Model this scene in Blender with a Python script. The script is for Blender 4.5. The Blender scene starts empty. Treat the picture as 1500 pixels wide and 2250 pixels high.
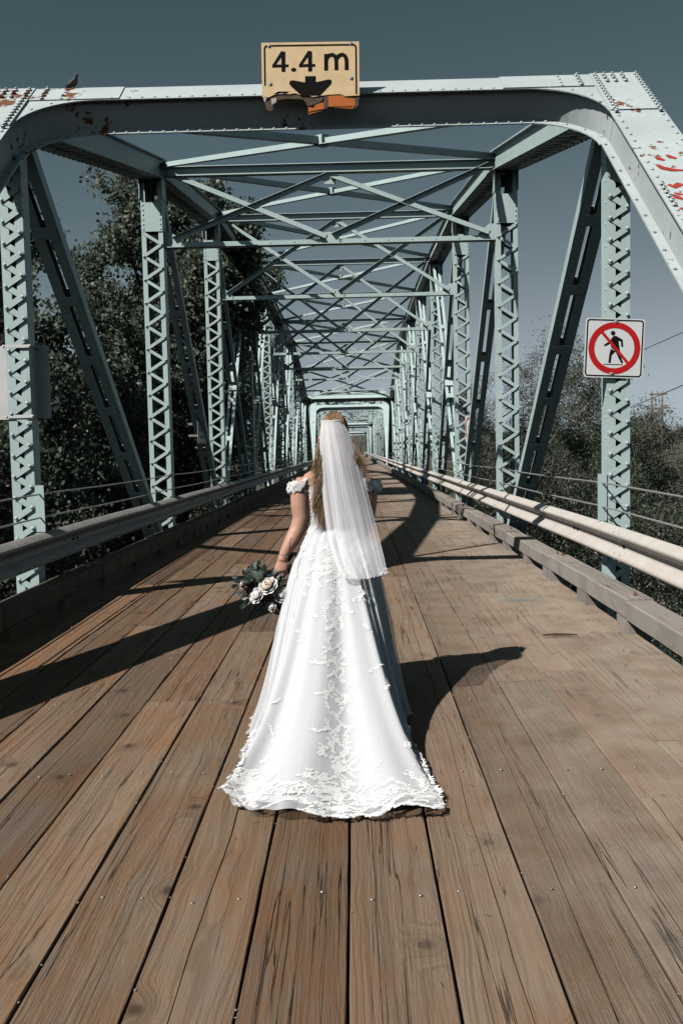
import bpy, bmesh, math, random
import numpy as np
from mathutils import Vector, Matrix, Quaternion

random.seed(7)
rng = np.random.default_rng(7)
S = bpy.context.scene
COL = S.collection
PI = math.pi
R = math.radians

# ------------------------------------------------------------------ camera
CAM = Vector((0.0, 0.0, 1.55))
YAW, PITCH, ROLL = 0.854, 4.40, 1.22            # degrees: left, down, clockwise
FPX = 2187.5                                     # 35 mm lens on a 1500 x 2250 picture
cam_d = bpy.data.cameras.new('camera')
cam_d.lens = 35.0
cam_d.sensor_width = 36.0
cam_d.clip_start = 0.05
cam_d.clip_end = 6000.0
cam = bpy.data.objects.new('camera', cam_d)
COL.objects.link(cam)
_f = Vector((-math.sin(R(YAW)) * math.cos(R(PITCH)), math.cos(R(YAW)) * math.cos(R(PITCH)), -math.sin(R(PITCH))))
_r = _f.cross(Vector((0, 0, 1))).normalized()
_u = _r.cross(_f).normalized()
_c, _s = math.cos(R(ROLL)), math.sin(R(ROLL))
CR = _r * _c - _u * _s
CU = _r * _s + _u * _c
CF = _f
cam.matrix_world = Matrix(((CR.x, CU.x, -CF.x, CAM.x), (CR.y, CU.y, -CF.y, CAM.y), (CR.z, CU.z, -CF.z, CAM.z), (0, 0, 0, 1)))
S.camera = cam


def ray(px, py):
    return (CF + CR * ((px - 750) / FPX) + CU * ((1125 - py) / FPX))


def P(px, py, Y):
    """point at distance Y along the bridge that the pixel looks at"""
    d = ray(px, py)
    return CAM + d * (Y / d.y)


def G(px, py, z=0.0):
    """point at height z that the pixel looks at"""
    d = ray(px, py)
    return CAM + d * ((z - CAM.z) / d.z)


# ------------------------------------------------------------------ world, sun, exposure
SUN_TRAVEL = Vector((0.756, 0.67, -1.0)).normalized()
w = bpy.data.worlds.new('World')
S.world = w
w.use_nodes = True
nt = w.node_tree
bg = nt.nodes['Background']
sky = nt.nodes.new('ShaderNodeTexSky')
sky.sky_type = 'NISHITA'
sky.sun_disc = False
sky.sun_elevation = math.asin(-SUN_TRAVEL.z)
sky.sun_rotation = math.atan2(-SUN_TRAVEL.x, -SUN_TRAVEL.y) % (2 * PI)
sky.altitude = 600
sky.air_density = 1.0
sky.dust_density = 0.35
sky.ozone_density = 1.0
lum = nt.nodes.new('ShaderNodeRGBToBW')           # clear dry air: slate blue overhead, pale grey towards the horizon
nt.links.new(sky.outputs[0], lum.inputs[0])


def wmath(op, x, y):
    n = nt.nodes.new('ShaderNodeMath')
    n.operation = op
    nt.links.new(x, n.inputs[0])
    n.inputs[1].default_value = y
    return n.outputs[0]


deep = wmath('MULTIPLY', wmath('POWER', wmath('DIVIDE', lum.outputs[0], 6.0), 1.12), 6.0)
tint = nt.nodes.new('ShaderNodeValToRGB')
nt.links.new(wmath('DIVIDE', lum.outputs[0], 7.0), tint.inputs[0])
tint.color_ramp.elements[0].position = 0.25
tint.color_ramp.elements[0].color = (0.50, 0.84, 1.0, 1)
tint.color_ramp.elements[1].position = 0.85
tint.color_ramp.elements[1].color = (0.76, 0.90, 1.0, 1)
vm = nt.nodes.new('ShaderNodeVectorMath')
vm.operation = 'SCALE'
nt.links.new(tint.outputs[0], vm.inputs[0])
nt.links.new(deep, vm.inputs['Scale'])
nt.links.new(vm.outputs[0], bg.inputs['Color'])
bg.inputs['Strength'].default_value = 0.054
sun_d = bpy.data.lights.new('sun', 'SUN')
sun_d.energy = 5.0
sun_d.angle = R(0.53)
sun_d.color = (1.0, 0.96, 0.91)
sun = bpy.data.objects.new('sun', sun_d)
COL.objects.link(sun)
sun.rotation_euler = SUN_TRAVEL.to_track_quat('-Z', 'Y').to_euler()
sun.location = (-20, -20, 40)
S.view_settings.view_transform = 'Standard'
S.view_settings.look = 'None'
S.view_settings.gamma = 1.0
S.view_settings.use_curve_mapping = False
S.view_settings.exposure = 0.1
S.render.engine = 'CYCLES'
S.cycles.transparent_max_bounces = 24
S.cycles.max_bounces = 6
S.cycles.diffuse_bounces = 0
S.cycles.use_denoising = True

# ------------------------------------------------------------------ helpers
WORLD = {}


def zp(y):
    """height of the bridge along its length: level at the near end, then falling gently"""
    s = 0.0137
    if y <= 4:
        return 0.0
    if y <= 12:
        return -s * (y - 4) ** 2 / 16
    return -s * (y - 8)


def frame(z, x=None):
    z = Vector(z).normalized()
    if x is None:
        x = Vector((0, 0, 1)) if abs(z.z) < 0.9 else Vector((1, 0, 0))
    x = Vector(x)
    y = z.cross(x).normalized()
    x = y.cross(z).normalized()
    return x, y, z


class MB:
    def __init__(s):
        s.v = []
        s.f = []
        s.m = []

    def add(s, vs, fs, mi=0):
        b = len(s.v)
        s.v += [tuple(p) for p in vs]
        s.f += [tuple(i + b for i in q) for q in fs]
        s.m += [mi] * len(fs)
        return s

    def box(s, lo, hi, mi=0):
        x0, y0, z0 = lo
        x1, y1, z1 = hi
        return s.add([(x0, y0, z0), (x1, y0, z0), (x1, y1, z0), (x0, y1, z0), (x0, y0, z1), (x1, y0, z1), (x1, y1, z1), (x0, y1, z1)],
                     [(0, 3, 2, 1), (4, 5, 6, 7), (0, 1, 5, 4), (1, 2, 6, 5), (2, 3, 7, 6), (3, 0, 4, 7)], mi)

    def obox(s, c, ax, ay, az, hx, hy, hz, mi=0):
        """oriented box: centre, three unit axes, half sizes"""
        c = Vector(c)
        vs = []
        for k in (-1, 1):
            for i, j in ((-1, -1), (1, -1), (1, 1), (-1, 1)):
                vs.append(c + ax * (i * hx) + ay * (j * hy) + az * (k * hz))
        return s.add(vs, [(0, 3, 2, 1), (4, 5, 6, 7), (0, 1, 5, 4), (1, 2, 6, 5), (2, 3, 7, 6), (3, 0, 4, 7)], mi)

    def bar(s, p, q, side, hw, ht, mi=0, ext=0.0):
        """bar from p to q, hw half width along 'side', ht half thickness"""
        p = Vector(p)
        q = Vector(q)
        d = (q - p).normalized()
        sd = (Vector(side) - d * Vector(side).dot(d)).normalized()
        n = d.cross(sd)
        return s.obox((p + q) / 2, sd, n, d, hw, ht, (q - p).length / 2 + ext, mi)

    def prism(s, pts, o, ax, ay, az, th, mi=0):
        """flat outline pts (2d) in plane o,ax,ay extruded th along az (from 0)"""
        o = Vector(o)
        n = len(pts)
        a = [o + ax * p[0] + ay * p[1] for p in pts]
        b = [p + az * th for p in a]
        return s.add(a + b, [tuple(range(n - 1, -1, -1)), tuple(range(n, 2 * n))] + [(i, (i + 1) % n, (i + 1) % n + n, i + n) for i in range(n)], mi)

    def tube(s, path, rad, n=8, caps=True, mi=0, squash=None):
        path = [Vector(p) for p in path]
        if not hasattr(rad, '__len__'):
            rad = [rad] * len(path)
        vs = []
        t0 = (path[1] - path[0]).normalized()
        x, y, _ = frame(t0)
        for i, p in enumerate(path):
            t = (path[min(i + 1, len(path) - 1)] - path[max(i - 1, 0)])
            if t.length < 1e-9:
                t = t0
            t = t.normalized()
            x = (x - t * x.dot(t))
            x = x.normalized() if x.length > 1e-6 else frame(t)[0]
            y = t.cross(x)
            r = rad[i]
            for k in range(n):
                a = 2 * PI * k / n
                vs.append(p + x * (r * math.cos(a)) + y * (r * math.sin(a)))
        fs = []
        m = len(path)
        for i in range(m - 1):
            for k in range(n):
                fs.append((i * n + k, i * n + (k + 1) % n, (i + 1) * n + (k + 1) % n, (i + 1) * n + k))
        if caps:
            fs.append(tuple(range(n - 1, -1, -1)))
            fs.append(tuple((m - 1) * n + k for k in range(n)))
        return s.add(vs, fs, mi)

    def rings(s, rings, mi=0, caps=True):
        """loft through rings of equal length"""
        n = len(rings[0])
        vs = [p for r in rings for p in r]
        fs = []
        for i in range(len(rings) - 1):
            for k in range(n):
                fs.append((i * n + k, i * n + (k + 1) % n, (i + 1) * n + (k + 1) % n, (i + 1) * n + k))
        if caps:
            fs.append(tuple(range(n - 1, -1, -1)))
            fs.append(tuple((len(rings) - 1) * n + k for k in range(n)))
        return s.add(vs, fs, mi)

    def dome(s, c, nrm, r, h=None, n=7, mi=0):
        """rivet head"""
        h = h or r * 0.75
        x, y, z = frame(nrm)
        c = Vector(c)
        vs = []
        for rr, hh in ((1.0, 0.0), (0.8, 0.62)):
            for k in range(n):
                a = 2 * PI * k / n
                vs.append(c + x * (r * rr * math.cos(a)) + y * (r * rr * math.sin(a)) + z * (h * hh))
        vs.append(c + z * h)
        fs = [(k, (k + 1) % n, n + (k + 1) % n, n + k) for k in range(n)] + [(n + k, n + (k + 1) % n, 2 * n) for k in range(n)]
        return s.add(vs, fs, mi)

    def grid(s, pts, mi=0, closed_u=False):
        """pts[i][j]"""
        a, b = len(pts), len(pts[0])
        vs = [p for r in pts for p in r]
        fs = []
        for i in range(a - 1):
            for j in range(b if closed_u else b - 1):
                fs.append((i * b + j, i * b + (j + 1) % b, (i + 1) * b + (j + 1) % b, (i + 1) * b + j))
        return s.add(vs, fs, mi)

    def mesh(s, name, mats, smooth=False, org=None):
        me = bpy.data.meshes.new(name)
        o = Vector(org) if org is not None else Vector((0, 0, 0))
        me.from_pydata([(p[0] - o.x, p[1] - o.y, p[2] - o.z) for p in s.v], [], s.f)
        if not isinstance(mats, (list, tuple)):
            mats = [mats]
        for m in mats:
            me.materials.append(m)
        if len(mats) > 1:
            me.polygons.foreach_set('material_index', s.m)
        if smooth:
            me.polygons.foreach_set('use_smooth', [True] * len(me.polygons))
        me.update()
        return me

    def build(s, name, mats, parent=None, smooth=False, org=None, **props):
        """links the collected shapes as ONE object; vertices are given in world space"""
        if org is None:
            a = np.array(s.v)
            org = Vector(((a[:, 0].min() + a[:, 0].max()) / 2, (a[:, 1].min() + a[:, 1].max()) / 2, a[:, 2].min()))
        return link(name, s.mesh(name, mats, smooth, org), org, parent, **props)


def link(name, me, org, parent=None, **props):
    o = bpy.data.objects.new(name, me)
    COL.objects.link(o)
    place(o, org, parent)
    for k, v in props.items():
        o[k] = v
    return o


def place(o, org, parent=None):
    org = Vector(org)
    WORLD[o.name] = org
    if parent is not None:
        o.parent = parent
        o.location = org - WORLD[parent.name]
    else:
        o.location = org


def empty(name, loc, label=None, category=None, group=None, kind=None):
    o = bpy.data.objects.new(name, None)
    o.empty_display_size = 0.2
    COL.objects.link(o)
    place(o, loc)
    tag(o, label, category, group, kind)
    return o


def tag(o, label=None, category=None, group=None, kind=None):
    if label:
        o['label'] = label
    if category:
        o['category'] = category
    if group:
        o['group'] = group
    if kind:
        o['kind'] = kind
    return o


def copy_tree(o, parent=None):
    c = o.copy()
    COL.objects.link(c)
    c.parent = parent
    WORLD[c.name] = WORLD[o.name].copy()
    for ch in list(o.children):
        copy_tree(ch, c)
    return c


# ------------------------------------------------------------------ materials
class NG:
    def __init__(s, tree):
        s.t = tree

    def n(s, typ, ins=None, **props):
        nd = s.t.nodes.new('ShaderNode' + typ)
        for k, v in props.items():
            setattr(nd, k, v)
        for k, v in (ins or {}).items():
            s.put(nd.inputs[k], v)
        return nd

    def put(s, sock, v):
        if isinstance(v, bpy.types.NodeSocket):
            s.t.links.new(v, sock)
        elif isinstance(v, bpy.types.Node):
            s.t.links.new(v.outputs[0], sock)
        else:
            if sock.type == 'RGBA' and len(v) == 3:
                v = (*v, 1)
            sock.default_value = v

    def math(s, op, a, b=0.0, c=0.0):
        nd = s.n('Math', {0: a, 1: b, 2: c}, operation=op)
        return nd.outputs[0]

    def mix(s, fac, a, b, blend='MIX'):
        nd = s.n('Mix', data_type='RGBA', blend_type=blend)
        s.put(nd.inputs[0], fac)
        s.put(nd.inputs[6], a)
        s.put(nd.inputs[7], b)
        return nd.outputs[2]

    def ramp(s, fac, stops, interp='LINEAR'):
        nd = s.n('ValToRGB', {0: fac})
        nd.color_ramp.interpolation = interp
        e = nd.color_ramp.elements
        while len(e) < len(stops):
            e.new(0.5)
        for i, (p, c) in enumerate(stops):
            e[i].position = p
            e[i].color = (*c, 1) if hasattr(c, '__len__') else (c, c, c, 1)
        return nd.outputs[0]

    def noise(s, vec, scale, detail=4, rough=0.55, dist=0.0):
        return s.n('TexNoise', {'Vector': vec, 'Scale': scale, 'Detail': detail, 'Roughness': rough, 'Distortion': dist}).outputs[0]

    def mapv(s, vec, scale=(1, 1, 1), loc=(0, 0, 0)):
        return s.n('Mapping', {'Vector': vec, 'Scale': scale, 'Location': loc}).outputs[0]


def material(name):
    m = bpy.data.materials.new(name)
    m.use_nodes = True
    g = NG(m.node_tree)
    b = m.node_tree.nodes['Principled BSDF']
    return m, g, b


def bump(g, b, h, strength=0.3, dist=0.01):
    nd = g.n('Bump', {'Strength': strength, 'Distance': dist, 'Height': h})
    g.put(b.inputs['Normal'], nd.outputs[0])


def plain(name, col, rough=0.6, metal=0.0, var=0.12, scale=30.0, spec=0.5, bmp=0.1):
    m, g, b = material(name)
    tc = g.n('TexCoord').outputs['Object']
    nz = g.noise(tc, scale)
    dark = tuple(c * (1 - var * 2) for c in col)
    light = tuple(min(1, c * (1 + var)) for c in col)
    g.put(b.inputs['Base Color'], g.ramp(nz, [(0.3, dark), (0.7, light)]))
    b.inputs['Roughness'].default_value = rough
    b.inputs['Metallic'].default_value = metal
    b.inputs['Specular IOR Level'].default_value = spec
    if bmp:
        bump(g, b, nz, bmp, 0.004)
    return m


def steel_paint(name, rust=0.5, col=(0.450, 0.572, 0.562)):
    """pale blue green bridge paint, chalky and stained, with rust breaking through"""
    m, g, b = material(name)
    geo = g.n('NewGeometry')
    pos = geo.outputs['Position']
    big = g.noise(pos, 1.3, 4, 0.6)
    mid = g.noise(pos, 9.0, 5, 0.65)
    streak = g.noise(g.mapv(pos, (22, 22, 2.2)), 1.0, 4, 0.6)
    c = g.ramp(big, [(0.3, tuple(x * 0.88 for x in col)), (0.7, tuple(min(1, x * 1.06) for x in col))])
    c = g.mix(g.math('MULTIPLY', g.ramp(streak, [(0.5, 0.0), (0.75, 1.0)]), 0.22), c, (0.30, 0.34, 0.31))
    spots = g.noise(pos, 38.0, 3, 0.6)
    sp = g.ramp(spots, [(0.70, 0.0), (0.73, 1.0)])
    c = g.mix(g.math('MULTIPLY', sp, 0.55), c, (0.09, 0.075, 0.06))
    rs = g.math('MULTIPLY_ADD', mid, 0.45, g.math('MULTIPLY', big, 0.55))
    if rust > 0.8:                               # the left end of the portal has lost most paint
        px_ = g.n('SeparateXYZ', {0: pos}).outputs[0]
        rs = g.math('ADD', rs, g.ramp(g.math('MULTIPLY_ADD', px_, -0.25, 0.0), [(0.50, 0.0), (0.80, 0.062)]))
    th = 0.695 - 0.09 * rust
    rm = g.ramp(rs, [(th, 0.0), (th + 0.012, 1.0)])
    rc = g.ramp(g.noise(pos, 45.0, 4), [(0.3, (0.055, 0.022, 0.012)), (0.6, (0.19, 0.072, 0.026)), (0.8, (0.30, 0.135, 0.055))])
    c = g.mix(rm, c, rc)
    g.put(b.inputs['Base Color'], c)
    g.put(b.inputs['Roughness'], g.math('MULTIPLY_ADD', rm, 0.35, 0.5))
    h = g.math('SUBTRACT', g.math('MULTIPLY', mid, 0.5), g.math('MULTIPLY', rm, 0.3))
    bump(g, b, h, 0.25, 0.006)
    return m


def wood(name, tone=1.0, grey=0.0, dusty=1.0, sat=1.0):
    """sawn bridge timber: growth rings, fibre, knots, checks, weathering; grain runs along local Y"""
    m, g, b = material(name)
    tc = g.n('TexCoord').outputs['Object']
    oi = g.n('ObjectInfo').outputs['Random']
    off = g.n('CombineXYZ', {0: g.math('MULTIPLY', oi, 13.7), 1: g.math('MULTIPLY', oi, 71.3), 2: g.math('MULTIPLY', oi, 37.1)}).outputs[0]
    p = g.n('VectorMath', {0: tc, 1: off}, operation='ADD').outputs[0]
    sep = g.n('SeparateXYZ', {0: tc})
    x, y = sep.outputs[0], sep.outputs[1]
    r2 = g.math('FRACT', g.math('MULTIPLY', oi, 17.31))
    r3 = g.math('FRACT', g.math('MULTIPLY', oi, 53.77))
    # knots
    kv = g.n('TexVoronoi', {'Vector': g.mapv(p, (3.2, 2.3, 0.01)), 'Scale': 0.8, 'Randomness': 1.0}, feature='F1', voronoi_dimensions='2D')
    kd = kv.outputs['Distance']
    ksel = g.math('GREATER_THAN', g.n('SeparateXYZ', {0: kv.outputs['Color']}).outputs[0], 0.50)
    kn = g.math('MULTIPLY', g.ramp(kd, [(0.0, 1.0), (0.30, 0.0)], 'EASE'), ksel)
    core = g.math('MULTIPLY', g.ramp(g.math('MULTIPLY_ADD', g.noise(g.mapv(p, (40, 25, 1)), 1.0, 3), 0.05, kd), [(0.055, 1.0), (0.105, 0.0)]), ksel)
    halo = g.math('MULTIPLY', g.ramp(kd, [(0.08, 1.0), (0.24, 0.0)], 'EASE'), ksel)
    # growth rings: distance from a wandering pith line below the board, pushed aside by the knots
    wob = g.noise(g.mapv(p, (1.5, 0.55, 1.0)), 1.0, 3, 0.5)
    wob2 = g.noise(g.mapv(p, (9.0, 1.6, 1.0)), 1.0, 3, 0.55)
    xc = g.math('ADD', x, g.math('MULTIPLY_ADD', r2, 0.3, -0.15))
    xc = g.math('ADD', xc, g.math('MULTIPLY_ADD', wob, 0.22, -0.11))
    zz = g.math('MULTIPLY_ADD', wob2, 0.035, g.math('MULTIPLY_ADD', r3, 0.12, 0.02))
    rad = g.math('SQRT', g.math('ADD', g.math('MULTIPLY', xc, xc), g.math('MULTIPLY', zz, zz)))
    rad = g.math('MULTIPLY_ADD', kn, 0.050, rad)
    ringv = g.n('CombineXYZ', {0: g.math('MULTIPLY', rad, 150.0), 1: g.math('MULTIPLY', y, 0.35), 2: oi}).outputs[0]
    ring = g.noise(ringv, 1.0, 2, 0.6)
    fibre = g.noise(g.mapv(p, (420, 7, 1)), 1.0, 3, 0.6)
    fib2 = g.noise(g.mapv(p, (60, 1.5, 1)), 1.0, 4, 0.65)
    blot = g.noise(g.mapv(p, (4.5, 1.3, 1)), 1.0, 4, 0.6)
    blot2 = g.noise(g.mapv(p, (9, 2.6, 1), (7, 3, 0)), 1.0, 5, 0.62)
    # colour
    base = g.ramp(r2, [(0.0, (0.170, 0.100, 0.056)), (0.16, (0.255, 0.205, 0.152)), (0.34, (0.128, 0.070, 0.036)), (0.5, (0.240, 0.185, 0.130)), (0.68, (0.195, 0.112, 0.058)), (0.84, (0.215, 0.190, 0.155)), (1.0, (0.150, 0.092, 0.052))])
    c = g.mix(g.ramp(blot, [(0.46, 0.0), (0.64, 0.62)]), base, (0.225, 0.118, 0.054))
    c = g.mix(g.ramp(blot2, [(0.50, 0.0), (0.68, 0.58)]), c, (0.190, 0.172, 0.148))
    c = g.mix(g.math('MULTIPLY', g.ramp(ring, [(0.36, 0.9), (0.56, 0.0)]), 0.5), c, (0.060, 0.036, 0.022))
    c = g.mix(g.math('MULTIPLY', g.ramp(fib2, [(0.50, 0.0), (0.80, 1.0)]), 0.22), c, (0.090, 0.062, 0.042))
    c = g.mix(g.math('MULTIPLY', g.ramp(fibre, [(0.35, 1.0), (0.6, 0.0)]), 0.20), c, (0.095, 0.068, 0.050))
    c = g.mix(g.math('MULTIPLY', halo, 0.35), c, (0.095, 0.070, 0.052))
    c = g.mix(g.math('MULTIPLY', core, 0.85), c, (0.040, 0.026, 0.018))
    # checks and splits along the grain
    ck = g.noise(g.mapv(p, (15, 0.22, 1)), 1.0, 4, 0.5, 0.12)
    ckd = g.math('ABSOLUTE', g.math('SUBTRACT', ck, 0.5))
    ckm = g.math('MULTIPLY', g.ramp(ckd, [(0.0012, 1.0), (0.0060, 0.0)]), g.ramp(g.noise(g.mapv(p, (3, 0.5, 1), (3, 9, 1)), 1.0, 2), [(0.44, 0.0), (0.56, 1.0)]))
    c = g.mix(g.math('MULTIPLY', ckm, 0.9), c, (0.018, 0.013, 0.010))
    # splintered streaks where the surface has torn
    spl = g.noise(g.mapv(p, (95, 2.4, 1), (2, 8, 4)), 1.0, 4, 0.68)
    spm = g.ramp(g.noise(g.mapv(p, (2.2, 0.35, 1), (1, 5, 2)), 1.0, 3), [(0.45, 0.12), (0.62, 1.0)])
    c = g.mix(g.math('MULTIPLY', g.math('MULTIPLY', g.ramp(spl, [(0.56, 0.0), (0.66, 1.0)]), spm), 0.36), c, (0.040, 0.026, 0.018))
    c = g.mix(g.math('MULTIPLY', g.math('MULTIPLY', g.ramp(spl, [(0.30, 1.0), (0.40, 0.0)]), spm), 0.24), c, (0.31, 0.22, 0.145))
    if sat == 1.0:
        c = g.mix(1.0, c, (0.93, 0.84, 0.78), 'MULTIPLY')
        c = g.mix(1.0, c, g.ramp(r3, [(0.0, 0.70), (0.5, 1.0), (1.0, 1.25)]), 'MULTIPLY')
    # grey weathering and dust, heavier towards the kerbs where no wheel rubs it off
    geo = g.n('NewGeometry').outputs['Position']
    wx = g.n('SeparateXYZ', {0: geo}).outputs[0]
    dust = g.ramp(g.math('MULTIPLY_ADD', wx, 0.2, 0.5), [(0.50, 0.06), (0.66, 0.42), (0.88, 0.88)])
    dn = g.math('MULTIPLY', dust, g.ramp(g.noise(geo, 2.6, 6, 0.62), [(0.25, 0.35), (0.65, 1.0)]))
    dn = g.math('MULTIPLY_ADD', dn, dusty, grey)
    c = g.mix(g.math('MINIMUM', dn, 0.74), c, (0.420, 0.352, 0.284))
    specks = g.ramp(g.noise(geo, 95.0, 3, 0.7), [(0.69, 0.0), (0.73, 1.0)])
    c = g.mix(g.math('MULTIPLY', specks, 0.6), c, (0.07, 0.05, 0.035))
    if sat != 1.0:
        c = g.n('HueSaturation', {'Saturation': sat, 'Color': c}).outputs[0]
    if tone != 1.0:
        c = g.mix(1.0, c, (tone, tone, tone), 'MULTIPLY')
    g.put(b.inputs['Base Color'], c)
    b.inputs['Roughness'].default_value = 0.78
    b.inputs['Specular IOR Level'].default_value = 0.25
    h = g.math('MULTIPLY', ring, 0.5)
    h = g.math('ADD', h, g.math('MULTIPLY', fibre, 0.22))
    h = g.math('ADD', h, g.math('MULTIPLY', fib2, 0.55))
    h = g.math('SUBTRACT', h, g.math('MULTIPLY', ckm, 1.6))
    h = g.math('SUBTRACT', h, g.math('MULTIPLY', core, 0.35))
    rough_ = g.ramp(g.noise(g.mapv(p, (2.2, 0.35, 1), (1, 5, 2)), 1.0, 3), [(0.45, 0.0), (0.62, 1.0)])
    h = g.math('ADD', h, g.math('MULTIPLY', g.math('MULTIPLY', g.noise(g.mapv(p, (150, 4.5, 1)), 1.0, 4, 0.7), rough_), 1.1))
    bump(g, b, h, 0.85, 0.008)
    return m


def leaf_mat(name, dark, light, spec=0.5, rough=0.42, trans=0.25):
    m, g, b = material(name)
    at = g.n('Attribute', attribute_name='rnd').outputs['Fac']
    c = g.ramp(at, [(0.0, dark), (0.75, tuple((a + l) / 2 for a, l in zip(dark, light))), (1.0, light)])
    g.put(b.inputs['Base Color'], c)
    b.inputs['Roughness'].default_value = rough
    b.inputs['Specular IOR Level'].default_value = spec
    tr = g.n('BsdfTranslucent', {'Color': c})
    mx = g.n('MixShader', {0: trans})
    out = m.node_tree.nodes['Material Output']
    m.node_tree.links.new(b.outputs[0], mx.inputs[1])
    m.node_tree.links.new(tr.outputs[0], mx.inputs[2])
    m.node_tree.links.new(mx.outputs[0], out.inputs['Surface'])
    return m


def fabric(name, col, opacity=1.0, trans=0.35, streak=None, sss=0.0):
    """white cloth; opacity below one lets things behind show between the threads"""
    m, g, b = material(name)
    out = m.node_tree.nodes['Material Output']
    tc = g.n('TexCoord').outputs['Object']
    nz = g.noise(tc, 60.0, 3)
    c = g.ramp(nz, [(0.3, tuple(x * 0.97 for x in col)), (0.7, col)])
    d = g.n('BsdfDiffuse', {'Color': c, 'Roughness': 0.3})
    t = g.n('BsdfTranslucent', {'Color': c})
    mx = g.n('MixShader', {0: trans})
    m.node_tree.links.new(d.outputs[0], mx.inputs[1])
    m.node_tree.links.new(t.outputs[0], mx.inputs[2])
    res = mx.outputs[0]
    if sss:
        # many gathered layers pass light on among themselves
        b.inputs['Subsurface Weight'].default_value = 1.0
        b.inputs['Subsurface Radius'].default_value = (1.0, 1.0, 1.0)
        b.inputs['Subsurface Scale'].default_value = sss
        b.inputs['Roughness'].default_value = 0.9
        b.inputs['Specular IOR Level'].default_value = 0.1
        g.put(b.inputs['Base Color'], c)
        ms = g.n('MixShader', {0: 0.55})
        m.node_tree.links.new(res, ms.inputs[1])
        m.node_tree.links.new(b.outputs[0], ms.inputs[2])
        res = ms.outputs[0]
    if opacity < 1:
        tp = g.n('BsdfTransparent')
        lw = g.n('LayerWeight', {'Blend': 0.5}).outputs['Facing']
        fac = g.math('MINIMUM', g.math('MULTIPLY_ADD', lw, 0.45, opacity), 1.0)
        if streak:
            # gathered net: threads lie closer together along the folds
            fr, lo, hi, fade = streak
            su = g.n('Attribute', attribute_name='su').outputs['Fac']
            sv = g.n('Attribute', attribute_name='sv').outputs['Fac']
            vec = g.n('CombineXYZ', {0: g.math('MULTIPLY', su, fr), 1: g.math('MULTIPLY', sv, 0.9), 2: 3.1}).outputs[0]
            vec2 = g.n('CombineXYZ', {0: g.math('MULTIPLY', su, fr * 4.3), 1: g.math('MULTIPLY', sv, 1.3), 2: 8.1}).outputs[0]
            k = g.math('ADD', g.math('MULTIPLY', g.noise(vec, 1.0, 3, 0.6), 0.65), g.math('MULTIPLY', g.noise(vec2, 1.0, 2, 0.5), 0.35))
            k = g.ramp(k, [(0.34, lo), (0.64, hi)])
            fac = g.math('MULTIPLY', k, g.math('SUBTRACT', 1.0, g.math('MULTIPLY', g.math('MULTIPLY', sv, sv), fade)))
            fac = g.math('MINIMUM', g.math('MULTIPLY_ADD', g.math('MULTIPLY', lw, lw), 0.3, fac), 1.0)
        m2 = g.n('MixShader', {0: fac})
        m.node_tree.links.new(tp.outputs[0], m2.inputs[1])
        m.node_tree.links.new(res, m2.inputs[2])
        res = m2.outputs[0]
    m.node_tree.links.new(res, out.inputs['Surface'])
    return m


M = {}
M['steel'] = steel_paint('bridge_paint', 0.42)
M['steel_rusty'] = steel_paint('bridge_paint_rusty', 0.95, (0.47, 0.53, 0.535))
M['wood'] = wood('deck_timber')
M['curb'] = wood('kerb_timber', 1.25, 0.22, 0.06, 0.45)
M['curb_shade'] = wood('kerb_timber_shade', 0.72, 0.05, 0.03, 0.8)  # left kerb: its shade is put into a darker wood tone
M['subdeck'] = plain('dark_timber', (0.030, 0.026, 0.022), 0.9)
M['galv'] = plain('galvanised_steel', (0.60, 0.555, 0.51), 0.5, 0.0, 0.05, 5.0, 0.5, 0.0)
M['galv_dark'] = plain('dark_galvanised_steel', (0.34, 0.325, 0.30), 0.55, 0.0, 0.10, 6.0, 0.4, 0.0)  # darker steel colour for the left rail
M['cable'] = plain('wire_rope', (0.46, 0.47, 0.46), 0.45, 0.5, 0.2, 200.0)
M['bolt'] = plain('bolt_steel', (0.33, 0.33, 0.32), 0.45, 0.6, 0.2, 90.0)
M['rustbolt'] = plain('rusty_bolt', (0.27, 0.12, 0.055), 0.8, 0.1, 0.3, 120.0)
M['washer'] = plain('washer_zinc', (0.62, 0.60, 0.55), 0.5, 0.3)
M['sign_white'] = plain('sign_white', (0.68, 0.70, 0.70), 0.4, 0, 0.04, 60)
M['sign_yellow'] = plain('sign_yellow', (0.72, 0.53, 0.30), 0.5, 0, 0.05, 9)
M['sign_orange'] = plain('sign_orange', (0.50, 0.13, 0.018), 0.5, 0, 0.06, 20)
M['sign_black'] = plain('sign_black', (0.008, 0.007, 0.007), 0.7, 0, 0.1, 40, 0.08, 0.0)
M['sign_red'] = plain('sign_red', (0.50, 0.008, 0.010), 0.4, 0, 0.04, 40)
M['sign_alu'] = plain('sign_back_aluminium', (0.62, 0.62, 0.62), 0.5, 0.0, 0.06, 6)
M['splinter'] = plain('torn_plywood', (0.10, 0.065, 0.045), 0.85, 0, 0.4, 60)
M['pale_splinter'] = plain('torn_plywood_pale', (0.50, 0.43, 0.38), 0.85, 0, 0.3, 60)
M['graffiti'] = plain('red_spray_paint', (0.42, 0.045, 0.028), 0.6, 0, 0.25, 30)
M['bark'] = plain('bark', (0.11, 0.095, 0.08), 0.9, 0, 0.3, 24, 0.2, 0.5)
M['twig'] = plain('pale_branch', (0.32, 0.29, 0.26), 0.9, 0, 0.25, 30, 0.2)
M['pole'] = plain('pole_timber', (0.22, 0.145, 0.105), 0.85, 0, 0.2, 8, 0.2)
M['leaf_cotton'] = leaf_mat('cottonwood_leaf', (0.062, 0.083, 0.064), (0.220, 0.248, 0.188), 0.28, 0.5, 0.32)
M['leaf_willow'] = leaf_mat('willow_leaf', (0.060, 0.074, 0.057), (0.190, 0.205, 0.158), 0.28, 0.5, 0.3)
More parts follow.
